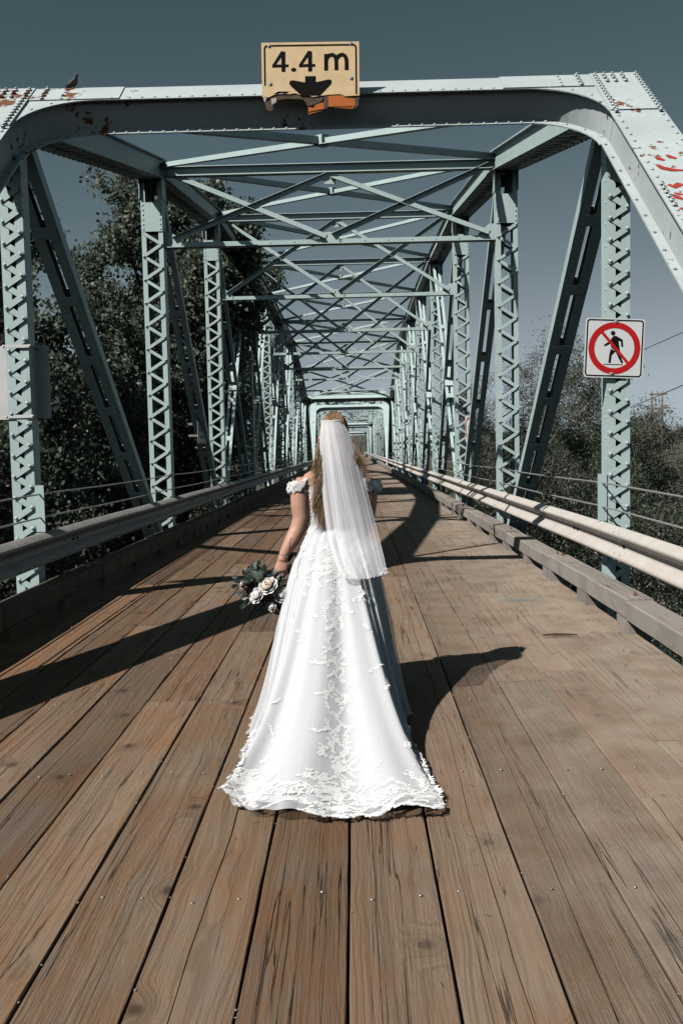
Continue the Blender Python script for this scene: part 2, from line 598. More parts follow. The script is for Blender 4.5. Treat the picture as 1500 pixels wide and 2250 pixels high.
M['leaf_bush'] = leaf_mat('bush_leaf', (0.044, 0.057, 0.043), (0.150, 0.168, 0.125), 0.28, 0.5, 0.28)
M['leaf_far'] = leaf_mat('far_tree_leaf', (0.030, 0.038, 0.030), (0.085, 0.092, 0.072), 0.3, 0.6, 0.1)

X3, Y3, Z3 = Vector((1, 0, 0)), Vector((0, 1, 0)), Vector((0, 0, 1))
XL, XR = -3.19, 2.50                              # centre lines of the two trusses
PAN = 6.8
Y0 = 2.82
SPAN = 10 * PAN

# ------------------------------------------------------------------ ground, hills
def ground():
    mb = MB()
    n = 60
    half = 2600.0
    pts = []
    for i in range(n + 1):
        row = []
        for j in range(n + 1):
            a = (i / n * 2 - 1)
            c = (j / n * 2 - 1)
            xx = math.copysign(abs(a) ** 3.0, a) * half
            yy = math.copysign(abs(c) ** 3.0, c) * half + 60
            z = -3.6 + 0.35 * math.sin(xx * 0.21 + 1) * math.cos(yy * 0.17)
            z += 1.2 * max(0.0, min(1.0, (abs(xx) - 6) / 30))
            row.append((xx, yy, z))
        pts.append(row)
    mb.grid(pts)
    m, g, b = material('river_bank_ground')
    pos = g.n('NewGeometry').outputs['Position']
    c = g.ramp(g.noise(pos, 0.7, 6, 0.65), [(0.3, (0.035, 0.042, 0.028)), (0.55, (0.075, 0.078, 0.052)), (0.75, (0.13, 0.115, 0.085))])
    g.put(b.inputs['Base Color'], c)
    b.inputs['Roughness'].default_value = 0.95
    bump(g, b, g.noise(pos, 6.0, 6, 0.7), 0.8, 0.12)
    o = mb.build('ground', m, smooth=True, org=(0, 0, -3.6))
    o['kind'] = 'structure'
    hm, g, b = material('wooded_hill')
    pos = g.n('NewGeometry').outputs['Position']
    c = g.ramp(g.noise(pos, 0.06, 8, 0.7), [(0.35, (0.030, 0.040, 0.032)), (0.65, (0.075, 0.082, 0.062))])
    g.put(b.inputs['Base Color'], c)
    b.inputs['Roughness'].default_value = 1.0
    hb = MB()
    pts = []
    for rr, hh in ((420, -4.5), (470, 0.55), (540, 1.0), (640, 0.9), (760, -4.5)):
        row = []
        for k in range(181):
            a = R(-20) + R(220) * k / 180
            h = 9 + 5 * math.sin(a * 5.1 + 0.6) + 3 * math.sin(a * 13.7) + 1.4 * math.sin(a * 41 + 2) + 0.9 * math.sin(a * 97)
            row.append((rr * math.cos(a), 60 + rr * math.sin(a), -4.5 if hh < 0 else h * hh * 0.30 - 3))
        pts.append(row)
    hb.grid(pts)
    o = hb.build('hills', hm, smooth=True)
    o['kind'] = 'structure'


ground()

# ------------------------------------------------------------------ timber deck
DX0, DX1 = -2.80, 2.13
deck = empty('bridge_deck', (0, 0, 0), kind='structure')


def plank_mesh(wd, ln, seg, crack, jag, th=0.075):
    n = max(2, int(ln / seg))
    rows = []
    c = random.uniform(-0.06, 0.06)
    ph = random.uniform(0, 6)
    e0 = e1 = 0.0
    for i in range(n + 1):
        y = -ln / 2 + ln * i / n
        e0 = e0 * 0.6 + random.uniform(-jag, jag)
        e1 = e1 * 0.6 + random.uniform(-jag, jag)
        c += random.uniform(-0.006, 0.006)
        gp = crack * (0.35 + 0.65 * abs(math.sin(y * 0.9 + ph))) + 0.0006
        zb = random.uniform(-0.0012, 0.0012)
        a, b = -wd / 2 + abs(e0), wd / 2 - abs(e1)
        bv = 0.002 + random.uniform(0, 0.003)
        rows.append([(a, y, -th), (a, y, -bv), (a + bv, y, zb), (c - gp, y, zb + 0.0008), (c, y, zb - min(0.03, gp * 6)), (c + gp, y, zb), (b - bv, y, zb), (b, y, -bv), (b, y, -th)])
    mb = MB()
    mb.grid(rows)
    mb.f = [tuple(reversed(q)) for q in mb.f]
    mb.add(rows[0], [tuple(range(9))])
    mb.add(rows[-1], [tuple(range(8, -1, -1))])
    return mb.mesh('plank', M['wood'])


def lay_planks():
    gaps = [DX0]
    k = math.ceil((DX0 + 0.05 + 0.12) / 0.304)
    while -0.05 + 0.304 * k < DX1 - 0.1:
        gaps.append(-0.05 + 0.304 * k)
        k += 1
    gaps.append(DX1)
    far = MB()
    for r in range(len(gaps) - 1):
        x0, x1 = gaps[r], gaps[r + 1]
        gap = random.choice((0.005, 0.007, 0.010)) if x0 < 0.6 else random.choice((0.003, 0.004, 0.005))
        y = -2.5 - random.uniform(0, 2.5)
        while y < 232:
            ln = random.choice((3.66, 4.27, 4.88, 4.88, 5.49, 6.1))
            if x0 > 0.8:
                ln *= 0.62
            y1 = y + ln
            if y > 66:
                far.add([(x0 + gap / 2, y + .004, zp(y)), (x1 - gap / 2, y + .004, zp(y)), (x1 - gap / 2, y1 - .004, zp(y1)), (x0 + gap / 2, y1 - .004, zp(y1))], [(0, 1, 2, 3)])
            else:
                near = y < 10
                wd = x1 - x0 - gap
                ck = random.choice((0.0, 0.0012, 0.0022, 0.0030)) if near else 0.0012
                me = plank_mesh(wd, ln - 0.008, 0.22 if near else 1.2, ck, 0.0022 if near else 0.003)
                cy = (y + y1) / 2
                cz = (zp(y) + zp(y1)) / 2 + random.uniform(-0.003, 0.0)
                o = link('plank', me, (( x0 + x1) / 2, cy, cz), deck)
                o.rotation_euler.x = math.atan2(zp(y1) - zp(y), ln)
            y = y1
    far.build('plank_run', M['wood'], deck, org=(0, 66, 0), kind='stuff')
    sub = MB()
    pts = []
    for i in range(60):
        y = -6 + i * 4.1
        pts.append([(DX0 - 0.05, y, zp(y) - 0.14), (DX1 + 0.05, y, zp(y) - 0.14)])
    sub.grid(pts)
    sub.build('deck_underlay', M['subdeck'], deck, org=(0, 0, -0.14))  # dark sheet added so the gaps between planks look shaded
    tie = MB()
    tie.box((DX0 - 0.2, -0.09, -0.27), (DX1 + 0.2, 0.09, -0.146))
    me = tie.mesh('cross_tie', M['subdeck'])
    for i in range(56):
        y = -3 + i * 1.25
        link('cross_tie', me, (0, y, zp(y)), deck)


lay_planks()

# nail heads along the cross ties
def nails():
    mb = MB()
    for i in range(0, 26):
        y = -3 + i * 1.25
        if y < 1.8:
            continue
        for k in range(-9, 8):
            for dx in (0.075, 0.225):
                if random.random() < 0.28:
                    continue
                x = -0.05 + 0.304 * k + dx + random.uniform(-0.02, 0.02)
                if DX0 < x < DX1:
                    yy = y + random.uniform(-0.035, 0.035)
                    mb.dome((x, yy, zp(yy) + 0.0005), (random.uniform(-.2, .2), random.uniform(-.2, .2), 1), random.uniform(0.0055, 0.0085), random.uniform(0.003, 0.006))
    mb.build('nail_heads', M['bolt'], deck, org=(0, 0, 0), kind='stuff', smooth=True)


nails()


def litter():
    """dry grass stems, twigs and grit lying on the planks"""
    mb = MB()
    for _ in range(420):
        x = random.uniform(-2.6, 2.1) if random.random() < 0.35 else 2.1 - abs(random.gauss(0, 0.55))
        y = random.uniform(2.2, 16)
        if not DX0 < x < DX1:
            continue
        z = zp(y) + 0.003
        a = random.uniform(0, PI)
        ln = random.choice((0.012, 0.02, 0.035, 0.06)) * random.uniform(0.6, 1.3)
        d = Vector((math.cos(a), math.sin(a), random.uniform(-.02, .1))) * ln
        mb.tube([Vector((x, y, z)) - d / 2, Vector((x, y, z + 0.002)), Vector((x, y, z)) + d / 2], [0.0012, 0.0015, 0.0008], 4)
    mb.build('dry_litter', plain('dry_straw', (0.20, 0.15, 0.10), 0.9, 0, 0.3, 40), deck, org=(0, 0, 0), kind='stuff')
    gr = MB()
    for _ in range(500):
        k = random.randint(-9, 6)
        x = -0.05 + 0.304 * k + random.gauss(0, 0.006)
        if random.random() < 0.4:
            x = 2.1 - abs(random.gauss(0, 0.3))
        y = random.uniform(2.2, 14)
        if DX0 < x < DX1:
            gr.dome((x, y, zp(y) + 0.0002), (random.gauss(0, .3), random.gauss(0, .3), 1), random.uniform(0.002, 0.0055), None, 5)
    gr.build('grit', plain('pale_grit', (0.38, 0.34, 0.29), 0.9, 0, 0.3, 40), deck, org=(0, 0, 0), kind='stuff')
    st = MB()
    a, b = G(1192, 1398), G(1268, 1396)
    st.tube([a + Z3 * .010, a.lerp(b, .35) + Z3 * .011 + Y3 * .008, a.lerp(b, .7) + Z3 * .010, b + Z3 * .006], [.007, .010, .009, .004], 7)
    o = st.build('stick', plain('dead_stick', (0.11, 0.06, 0.04), 0.9, 0, 0.3, 40))
    tag(o, 'short brown stick lying on the planks near the right kerb', 'stick')


litter()

# blue chalk mark sprayed on a plank
def blue_mark():
    m, g, b = material('blue_marking_paint')
    tc = g.n('TexCoord').outputs['Object']
    nz = g.noise(tc, 26, 5, 0.7)
    rr = g.n('VectorMath', {0: g.mapv(tc, (4.6, 7.5, 0))}, operation='LENGTH').outputs['Value']
    al = g.math('MULTIPLY', g.ramp(nz, [(0.45, 0.0), (0.62, 0.9)]), g.ramp(rr, [(0.45, 1.0), (1.0, 0.0)]))
    b.inputs['Base Color'].default_value = (0.20, 0.33, 0.38, 1)
    b.inputs['Roughness'].default_value = 0.9
    g.put(b.inputs['Alpha'], al)
    p = G(1140, 1313)
    mb = MB()
    z = zp(p.y) + 0.0045
    mb.add([(p.x - .2, p.y - .13, z), (p.x + .2, p.y - .13, z), (p.x + .2, p.y + .13, z - .002), (p.x - .2, p.y + .13, z - .002)], [(0, 1, 2, 3)])
    mb.build('paint_mark', m, deck, org=(p.x, p.y, z))


blue_mark()

# ------------------------------------------------------------------ kerb timbers on blocks
def kerb(xi, xo, label, hl0=0.14, hl1=0.24):
    k = empty('timber_kerb', ((xi + xo) / 2, 0, 0), label, 'kerb')
    km = M['curb'] if xi > 0 else M['curb_shade']
    y = -1.6
    i = 0
    lo, hi = min(xi, xo), max(xi, xo)
    while y < 70:
        ln = 3.05
        mb = MB()
        j = random.uniform(-0.012, 0.012)
        x0, x1 = lo + j, hi + j
        zt = 0.262 + random.uniform(-0.008, 0.008)
        zb = 0.105
        bv = 0.010
        prof = [(x0 + bv, zb), (x1 - bv, zb), (x1, zb + bv), (x1, zt - bv), (x1 - bv, zt), (x0 + bv, zt), (x0, zt - bv), (x0, zb + bv)]
        nseg = 8
        rings = []
        for q in range(nseg + 1):
            yy = y + 0.006 + (ln - 0.012) * q / nseg
            wv = [random.uniform(-0.003, 0.003) for _ in range(2)]
            rings.append([(px + wv[0], yy, pz + zp(yy) + wv[1]) for px, pz in prof])
        mb.rings([list(reversed(r)) for r in rings])
        cy = y + ln / 2
        tb = mb.build('timber', km, k, org=((x0 + x1) / 2, cy, zp(cy) + zt))
        if y < 40:
            for yy in (y + 0.14, y + ln - 0.14):
                if random.random() < 0.85:
                    bb = MB()
                    c = Vector(((x0 + x1) / 2 + random.uniform(-.02, .02), yy, zt + zp(yy)))
                    bb.rings([[c + Vector((rr * math.cos(a), rr * math.sin(a), h)) for a in [2 * PI * q / 12 for q in range(12)]] for rr, h in ((.034, -.002), (.034, .004))], mi=1)
                    bb.rings([[c + Vector((.016 * math.cos(a), .016 * math.sin(a), h)) for a in [2 * PI * q / 6 for q in range(6)]] for h in (.004, .020)])
                    bb.tube([c + Z3 * .018, c + Z3 * .042], .009, 7)
                    bb.build('bolt', [M['rustbolt'], M['washer']], tb)
        for yy in ((y + 0.16, y + 1.55) if hl0 < .5 else (y + 0.77, y + 2.28)) if y < 45 else (y + 0.8,):
            bk = MB()
            hl = random.uniform(hl0, hl1)
            bk.box((lo + 0.012, yy - hl, zp(yy) - 0.08), (hi - 0.012, yy + hl, zp(yy) + 0.1045))
            bk.build('spacer_block', km, k, org=((lo + hi) / 2, yy, zp(yy)))
        y += ln
        i += 1
    far = MB()
    yy = y
    while yy < 228:
        far.rings([[(lo, a, zp(a) + .1), (lo, a, zp(a) + .262), (hi, a, zp(a) + .262), (hi, a, zp(a) + .1)] for a in (yy + .01, yy + 3.04)])
        yy += 3.05
    far.build('timber_run', km, k, org=((lo + hi) / 2, y, 0), kind='stuff')
    return k


kerb(2.04, 2.25, 'grey weathered timber kerb on spacer blocks along the sunlit right edge')
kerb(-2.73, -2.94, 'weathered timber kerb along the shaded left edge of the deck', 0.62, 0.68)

# ------------------------------------------------------------------ W-beam guard rails
WP = [(0.0, 0.156), (0.012, 0.154), (0.050, 0.132), (0.078, 0.112), (0.083, 0.098), (0.078, 0.082), (0.030, 0.040), (0.010, 0.024),
      (0.006, 0.0), (0.010, -0.024), (0.030, -0.040), (0.078, -0.082), (0.083, -0.098), (0.078, -0.112), (0.050, -0.132), (0.012, -0.154), (0.0, -0.156)]


def guardrail(xb, sg, label):
    """xb: x of the rail's back plane, sg: direction of the road"""
    zc = 0.705 - 0.156
    gm_ = M['galv'] if sg < 0 else M['galv_dark']
    g = empty('guardrail', (xb, 0, 0), label, 'guardrail')
    y = -2.9
    i = 0
    while y < 232:
        ln = 3.81
        far = y > 66
        if far:
            ln = 34
        mb = MB()
        off = 0.0035 * (i % 2)
        th = 0.0045
        rows = []
        ns = 10 if not far else 4
        for q in range(ns + 1):
            yy = y + (ln + (0.30 if not far else 0)) * q / ns
            wob = 0.006 * math.sin(yy * 0.8) if sg < 0 else 0.012 * math.sin(yy * 0.9 + 1)
            rows.append([(xb + sg * (a + off) + wob, yy, zc + b + zp(yy)) for a, b in WP] + [(xb + sg * (a + off - th) + wob, yy, zc + b + zp(yy)) for a, b in reversed(WP)])
        if sg < 0:
            rows = [list(reversed(r)) for r in rows]
        mb.rings([list(reversed(r)) for r in rows])
        cy = y + ln / 2
        pn = mb.build('rail_panel', gm_, g, org=(xb, cy, zc + zp(cy)), smooth=False)
        if not far and y < 40:
            sl = MB()
            for yy in (y + 0.06, y + 0.24):
                for a, b in ((0.066, 0.118), (0.062, 0.068), (0.062, -0.068), (0.066, -0.118)):
                    c = Vector((xb + sg * (a + 0.006), yy, zc + b + zp(yy)))
                    sl.dome(c, (sg, 0, 0.35 if abs(b) > .1 else -.35), 0.012, 0.007)
            for yy in (y + 0.15, y + 1.95, y + 2.12):
                c = Vector((xb + sg * 0.0125, yy, zc + zp(yy)))
                sl.obox(c, Y3, Z3, X3, 0.022, 0.011, 0.004, 1)
            sl.build('splice_bolts', [M['bolt'], M['sign_black']], pn, kind='stuff')
        y += ln
        i += 1
    # steel blocks that tie the rail to the truss posts
    for i in range(1, 10):
        yy = Y0 + PAN * i
        bl = MB()
        x1 = (XR - 0.11 if sg < 0 else XL + 0.11) if i in (1, 9) else (XR - 0.17 if sg < 0 else XL + 0.17)
        a, b = sorted((xb - sg * 0.001, x1 - sg * 0.0))
        bl.box((a, yy - 0.06, zc - 0.15 + zp(yy)), (b, yy + 0.06, zc + 0.14 + zp(yy)))
        bl.build('rail_bracket', M['steel'], g)
    return g


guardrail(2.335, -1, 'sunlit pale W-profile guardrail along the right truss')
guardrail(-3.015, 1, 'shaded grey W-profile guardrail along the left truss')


def cables(x, side):
    for z, nm in ((1.075, 'upper'), (0.85, 'lower')):
        mb = MB()
        pts = []
        y = -3.0
        while y < 72:
            u = ((y - Y0) / PAN) % 1.0
            pts.append((x, y, z + zp(y) - 0.05 * 4 * u * (1 - u) * (0.35 if y > 9 else 0.2)))
            y += PAN / 8
        mb.tube(pts, 0.0085, 7)
        o = mb.build('hand_cable', M['cable'], smooth=True)
        tag(o, '%s steel hand cable strung above the %s guardrail' % (nm, side), 'cable', 'hand cables')


cables(2.345, 'right')
cables(-3.035, 'left')

# ------------------------------------------------------------------ trusses
UZ = [None, 4.50, 5.86, 6.66, 6.88, 6.95, 6.88, 6.66, 5.86, 4.50, None]     # underside of the top chord above the deck
LSZ = [None, None, 4.76, 4.92, 4.93, 4.93, 4.93, 4.92, 4.76]
CH = 0.15                                                                     # half depth of the chord


def channel_pair(mb, p, q, ax, n, w, dep, fl, t=0.012, mi=0):
    p, q = Vector(p), Vector(q)
    d = (q - p).normalized()
    L2 = (q - p).length / 2
    c = (p + q) / 2
    for s in (-1, 1):
        mb.obox(c + ax * (s * (w / 2 - t / 2)), ax, n, d, t / 2, dep / 2, L2, mi)
        for k in (-1, 1):
            mb.obox(c + ax * (s * (w / 2 - t - fl / 2)) + n * (k * (dep / 2 - t / 2)), ax, n, d, fl / 2, t / 2, L2 - 0.001, mi)


def lace_bar_mesh(ln, hw, rnd, rivet):
    """flat bar along local x, face towards -y, rivet heads at both ends"""
    mb = MB()
    out = []
    L2 = ln / 2
    if rnd:
        for k in range(7):
            a = -PI / 2 + PI * k / 6
            out.append((L2 + hw * math.cos(a), hw * math.sin(a)))
        for k in range(7):
            a = PI / 2 + PI * k / 6
            out.append((-L2 + hw * math.cos(a), hw * math.sin(a)))
    else:
        e = hw * 0.8
        out = [(-L2 - e, -hw), (L2 + e, -hw), (L2 + e, hw), (-L2 - e, hw)]
    mb.prism(out, (0, 0, 0), X3, Z3, -Y3, 0.009)
    if rivet:
        for s in (-1, 1):
            mb.dome((s * L2, -0.009, 0), (0, -1, 0), rivet, rivet * 0.8)
    return mb.mesh('lacing_bar', M['steel'])


def lattice_post(parent, x, y, ztop, w, dep, fl, rise, hw, rnd, rivet, detail, inner, mat):
    z0 = -0.62 + zp(y)
    mb = MB()
    channel_pair(mb, (x, y, z0), (x, y, ztop + 0.06), X3, Y3, w, dep, fl)
    yf = y - dep / 2
    # gusset plate under the chord with an open throat above it
    if w > 0.3:
        mb.box((x - w / 2 + .004, yf - .014, ztop - 0.86), (x + w / 2 - .004, yf - .001, ztop - 0.40))
        mb.box((x - w / 2 + .004, y + dep / 2 + .001, ztop - 0.86), (x + w / 2 - .004, y + dep / 2 + .014, ztop - 0.40))
        for s in (-1, 1):
            a = sorted((x + s * (w / 2 + .001), x + s * (w / 2 + .013)))
            mb.box((a[0], yf - .05, ztop - 0.34), (a[1], y + dep / 2 + .05, ztop + 0.1))
        if detail:
            for s in (-1, 1):
                for k in range(6):
                    mb.dome((x + s * (w / 2 - .035), yf - .014, ztop - 0.82 + k * 0.076), (0, -1, 0), 0.016, 0.013)
        zl1 = ztop - 0.88
    else:
        zl1 = ztop - 0.25
    if detail:
        zz = z0 + 0.12
        k = 0
        while zz < ztop:
            mb.dome((x + inner * w / 2, yf + 0.035, zz), (inner, 0, 0), 0.013, 0.010)
            zz += rise * 2
    o = mb.build('post', mat, parent, org=(x, y, z0))
    wi = w / 2 - fl * 0.45
    ln = math.hypot(2 * wi, rise)
    ang = math.atan2(rise, 2 * wi)
    nb = int((zl1 - (z0 + 0.05)) / rise)
    if detail:
        me0 = lace_bar_mesh(ln, hw, rnd, rivet)
        me1 = lace_bar_mesh(ln, hw, rnd, 0)
        for k in range(nb):
            zc = zl1 - (k + 0.5) * rise
            up = k % 2 == (0 if inner < 0 else 1)
            b = link('lacing_bar', me0 if up else me1, (x, yf - (0.0092 if up else 0.0004), zc), o)
            b.rotation_euler.y = -ang if up else ang
    lb = MB()
    for k in range(nb):
        zc = zl1 - (k + 0.5) * rise
        s = 1 if k % 2 == 0 else -1
        for yy, on in ((y + dep / 2 + 0.004, True), (yf - 0.005, not detail)):
            if on:
                lb.bar((x - wi, yy, zc - s * rise / 2), (x + wi, yy, zc + s * rise / 2), Y3, 0.0035, hw, ext=0.02)
    lb.build('rear_lacing' if detail else 'lacing', mat, o, kind='stuff')
    return o


def ladder(mb, p, q, w, dep, fl, n_up, step=0.95):
    """built-up diagonal: two channels with their backs out, tied by batten plates"""
    p, q = Vector(p), Vector(q)
    d = (q - p).normalized()
    n = d.cross(X3).normalized()
    channel_pair(mb, p, q, X3, n, w, dep, fl)
    L = (q - p).length
    k = max(2, int(L / step))
    for i in range(k + 1):
        c = p + d * (0.25 + (L - 0.5) * i / k)
        for s in (-1, 1):
            mb.obox(c + n * (s * (dep / 2 + .003)), X3, n, d, w / 2 - 0.02, .004, 0.075)
            for a in (-1, 1):
                for e in (-0.04, 0.04):
                    mb.dome(c + n * (s * (dep / 2 + .007)) + X3 * (a * (w / 2 - .06)) + d * e, n * s, 0.012, 0.008, 5)


def portal_frame(parent, yu, zu, sgn, detail, mat):
    """portal in the plane of the sloping end posts; sgn=-1 leans towards the camera"""
    zl = -0.30 + zp(yu + sgn * PAN)
    d = Vector((0, sgn * PAN, zl - zu)).normalized()                # down the end post
    n = Vector((0, sgn * -d.z * -1, 0))
    n = X3.cross(d)
    if n.z < 0:
        n = -n
    o = Vector((0, yu, zu))
    Ltot = math.hypot(PAN, zu - zl)

    def pt(x, s, h):
        return o + X3 * x + d * s + n * h

    # end posts
    for X in (XL, XR):
        mb = MB()
        c = o + X3 * X + d * (Ltot / 2)
        mb.obox(c + n * 0.155, X3, n, d, 0.232, 0.007, Ltot / 2 + 0.25)
        for s in (-1, 1):
            mb.obox(c + X3 * (s * 0.165), X3, n, d, 0.008, 0.147, Ltot / 2 + 0.2)
            mb.obox(c + X3 * (s * 0.195) - n * 0.150, X3, n, d, 0.055, 0.008, Ltot / 2 + 0.15)
            mb.obox(c + X3 * (s * 0.197) + n * 0.139, X3, n, d, 0.024, 0.008, Ltot / 2 + 0.2)
        if detail:
            mb.obox(o + X3 * X + d * 0.26 + n * 0.168, X3, n, d, 0.226, 0.006, 0.50)
        ep = mb.build('end_post', mat, parent)
        rv = MB()
        if detail:
            for k in range(46):
                s = -0.16 + k * 0.15
                if s > Ltot - 0.3:
                    break
                bolt = s < 0.78 or 2.3 < s < 2.75
                for e in (-1, 1):
                    hgt = 0.174 if s < 0.75 else 0.162
                    c = o + X3 * (X + e * 0.19) + d * s + n * hgt
                    if bolt:
                        for q in (0, 0.075):
                            rv.rings([[c + d * q + X3 * (rr * math.cos(a)) + d * (rr * math.sin(a)) + n * h for a in [2 * PI * j / 6 for j in range(6)]] for rr, h in ((.021, -.002), (.021, .018), (.012, .024), (.012, .032))])
                    else:
                        rv.dome(c, n, 0.020, 0.016)
                    if k % 2 == 0:
                        for e2 in (-1, 1):
                            rv.dome(o + X3 * (X + e * 0.222) + d * s - n * 0.142, n, 0.016, 0.012)
                            rv.dome(o + X3 * (X + e * 0.222) + d * (s + .03) - n * 0.158, -n, 0.016, 0.014)
            for e in (-0.11, -0.03, 0.06):
                for q in (-0.16, -0.08, 0.02):
                    c = o + X3 * (X + e) + d * q + n * 0.174
                    rv.rings([[c + X3 * (rr * math.cos(a)) + d * (rr * math.sin(a)) + n * h for a in [2 * PI * j / 6 for j in range(6)]] for rr, h in ((.021, -.002), (.021, .018), (.012, .024), (.012, .032))])
            rv.build('rivets', mat, ep, kind='stuff', smooth=False)
    # portal girder with curved knees
    xa, xb = XL + 0.23, XR - 0.23
    s1, rad = 0.08, 0.62
    path = []
    for k in range(11):
        a = PI / 2 * k / 10
        path.append((xa + rad * (1 - math.sin(PI / 2 - a)), s1 + rad * (1 - math.sin(a))))
    path += [(xa + rad + (xb - xa - 2 * rad) * k / 6, s1) for k in range(1, 6)]
    for k in range(11):
        a = PI / 2 * (1 - k / 10)
        path.append((xb - rad * (1 - math.sin(PI / 2 - a)), s1 + rad * (1 - math.sin(a))))
    top = -0.25
    mb = MB()
    for hh, lip in ((0.150, 0.0), (0.140, 0.0)):
        pass
    # cover plate
    up = [pt(x, top, 0.152) for x, s in path]
    dn = [pt(x, s, 0.152) for x, s in path]
    up2 = [p - n * 0.012 for p in up]
    dn2 = [p - n * 0.012 for p in dn]
    m = len(path)
    mb.add(up + dn + up2 + dn2, [(i, i + 1, m + i + 1, m + i) for i in range(m - 1)] + [(2 * m + i, 3 * m + i, 3 * m + i + 1, 2 * m + i + 1) for i in range(m - 1)] +
           [(m + i, m + i + 1, 3 * m + i + 1, 3 * m + i) for i in range(m - 1)] + [(i + 1, i, 2 * m + i, 2 * m + i + 1) for i in range(m - 1)])
    # web along the inner edge, set back under the lip
    def back(i, e):
        x, s = path[i]
        a = path[max(i - 1, 0)]
        b = path[min(i + 1, m - 1)]
        tx, ts = b[0] - a[0], b[1] - a[1]
        l = math.hypot(tx, ts)
        nx, ns = ts / l, -tx / l                     # towards the girder
        return x + nx * e, s + ns * e
    rows = []
    for h in (0.140, -0.150):
        rows.append([pt(*back(i, 0.055), h) for i in range(m)])
    mb.grid(rows)
    rows2 = []
    for h in (0.140, -0.150):
        rows2.append([pt(*back(i, 0.070), h) for i in range(m)])
    mb.grid(rows2)
    # lower flange
    fl = [[pt(*back(i, e), h) for i in range(m)] for e, h in ((-0.035, -0.150), (0.16, -0.150), (0.16, -0.162), (-0.035, -0.162), (-0.035, -0.150))]
    mb.grid(fl)
    # upper web and flange
    mb.obox(pt((xa + xb) / 2, top + 0.04, 0.0), X3, n, d, (xb - xa) / 2, 0.148, 0.006)
    mb.obox(pt((xa + xb) / 2, top + 0.07, -0.156), X3, n, d, (xb - xa) / 2, 0.006, 0.07)
    pg = mb.build('portal_girder', mat, parent)
    st = MB()
    for x in (xa + 0.7, xb - 0.7):
        st.obox(pt(x, -0.10, -0.005), X3, n, d, 0.007, 0.140, 0.11)
    if detail:
        for i in range(40):
            x = xa + 0.35 + (xb - xa - 0.7) * i / 39
            st.dome(pt(x, s1 - 0.035, 0.152), n, 0.017, 0.013)
            st.dome(pt(x + .05, s1 + 0.012, -0.150), n, 0.015, 0.013)
            st.dome(pt(x + .05, s1 - 0.005, -0.162), -n, 0.017, 0.015)
        for i in (2, 4, 6, 8, m - 9, m - 7, m - 5, m - 3):
            st.dome(pt(*back(i, 0.05), 0.152), n, 0.018, 0.014)
            st.dome(pt(*back(i, 0.02), -0.150), n, 0.018, 0.014)
        for x in (xa + 0.42, xb - 0.42):
            st.obox(pt(x, -0.085, 0.1585), X3, n, d, 0.42, 0.005, 0.16)
        for e in (-1, 1):
            xk = xa if e < 0 else xb
            for k in range(4):
                c = pt(xk - e * (0.12 + 0.0), -0.2 + 0.085 * k, 0.162)
                st.rings([[c + X3 * (rr * math.cos(a)) + d * (rr * math.sin(a)) + n * h for a in [2 * PI * j / 6 for j in range(6)]] for rr, h in ((.021, -.002), (.021, .018), (.012, .024), (.012, .032))])
                c = pt(xk - e * 0.30, -0.2 + 0.085 * k, 0.162)
                st.dome(c, n, 0.02, 0.016)
    st.build('rivets', mat, pg, kind='stuff')
    return pt, d, n


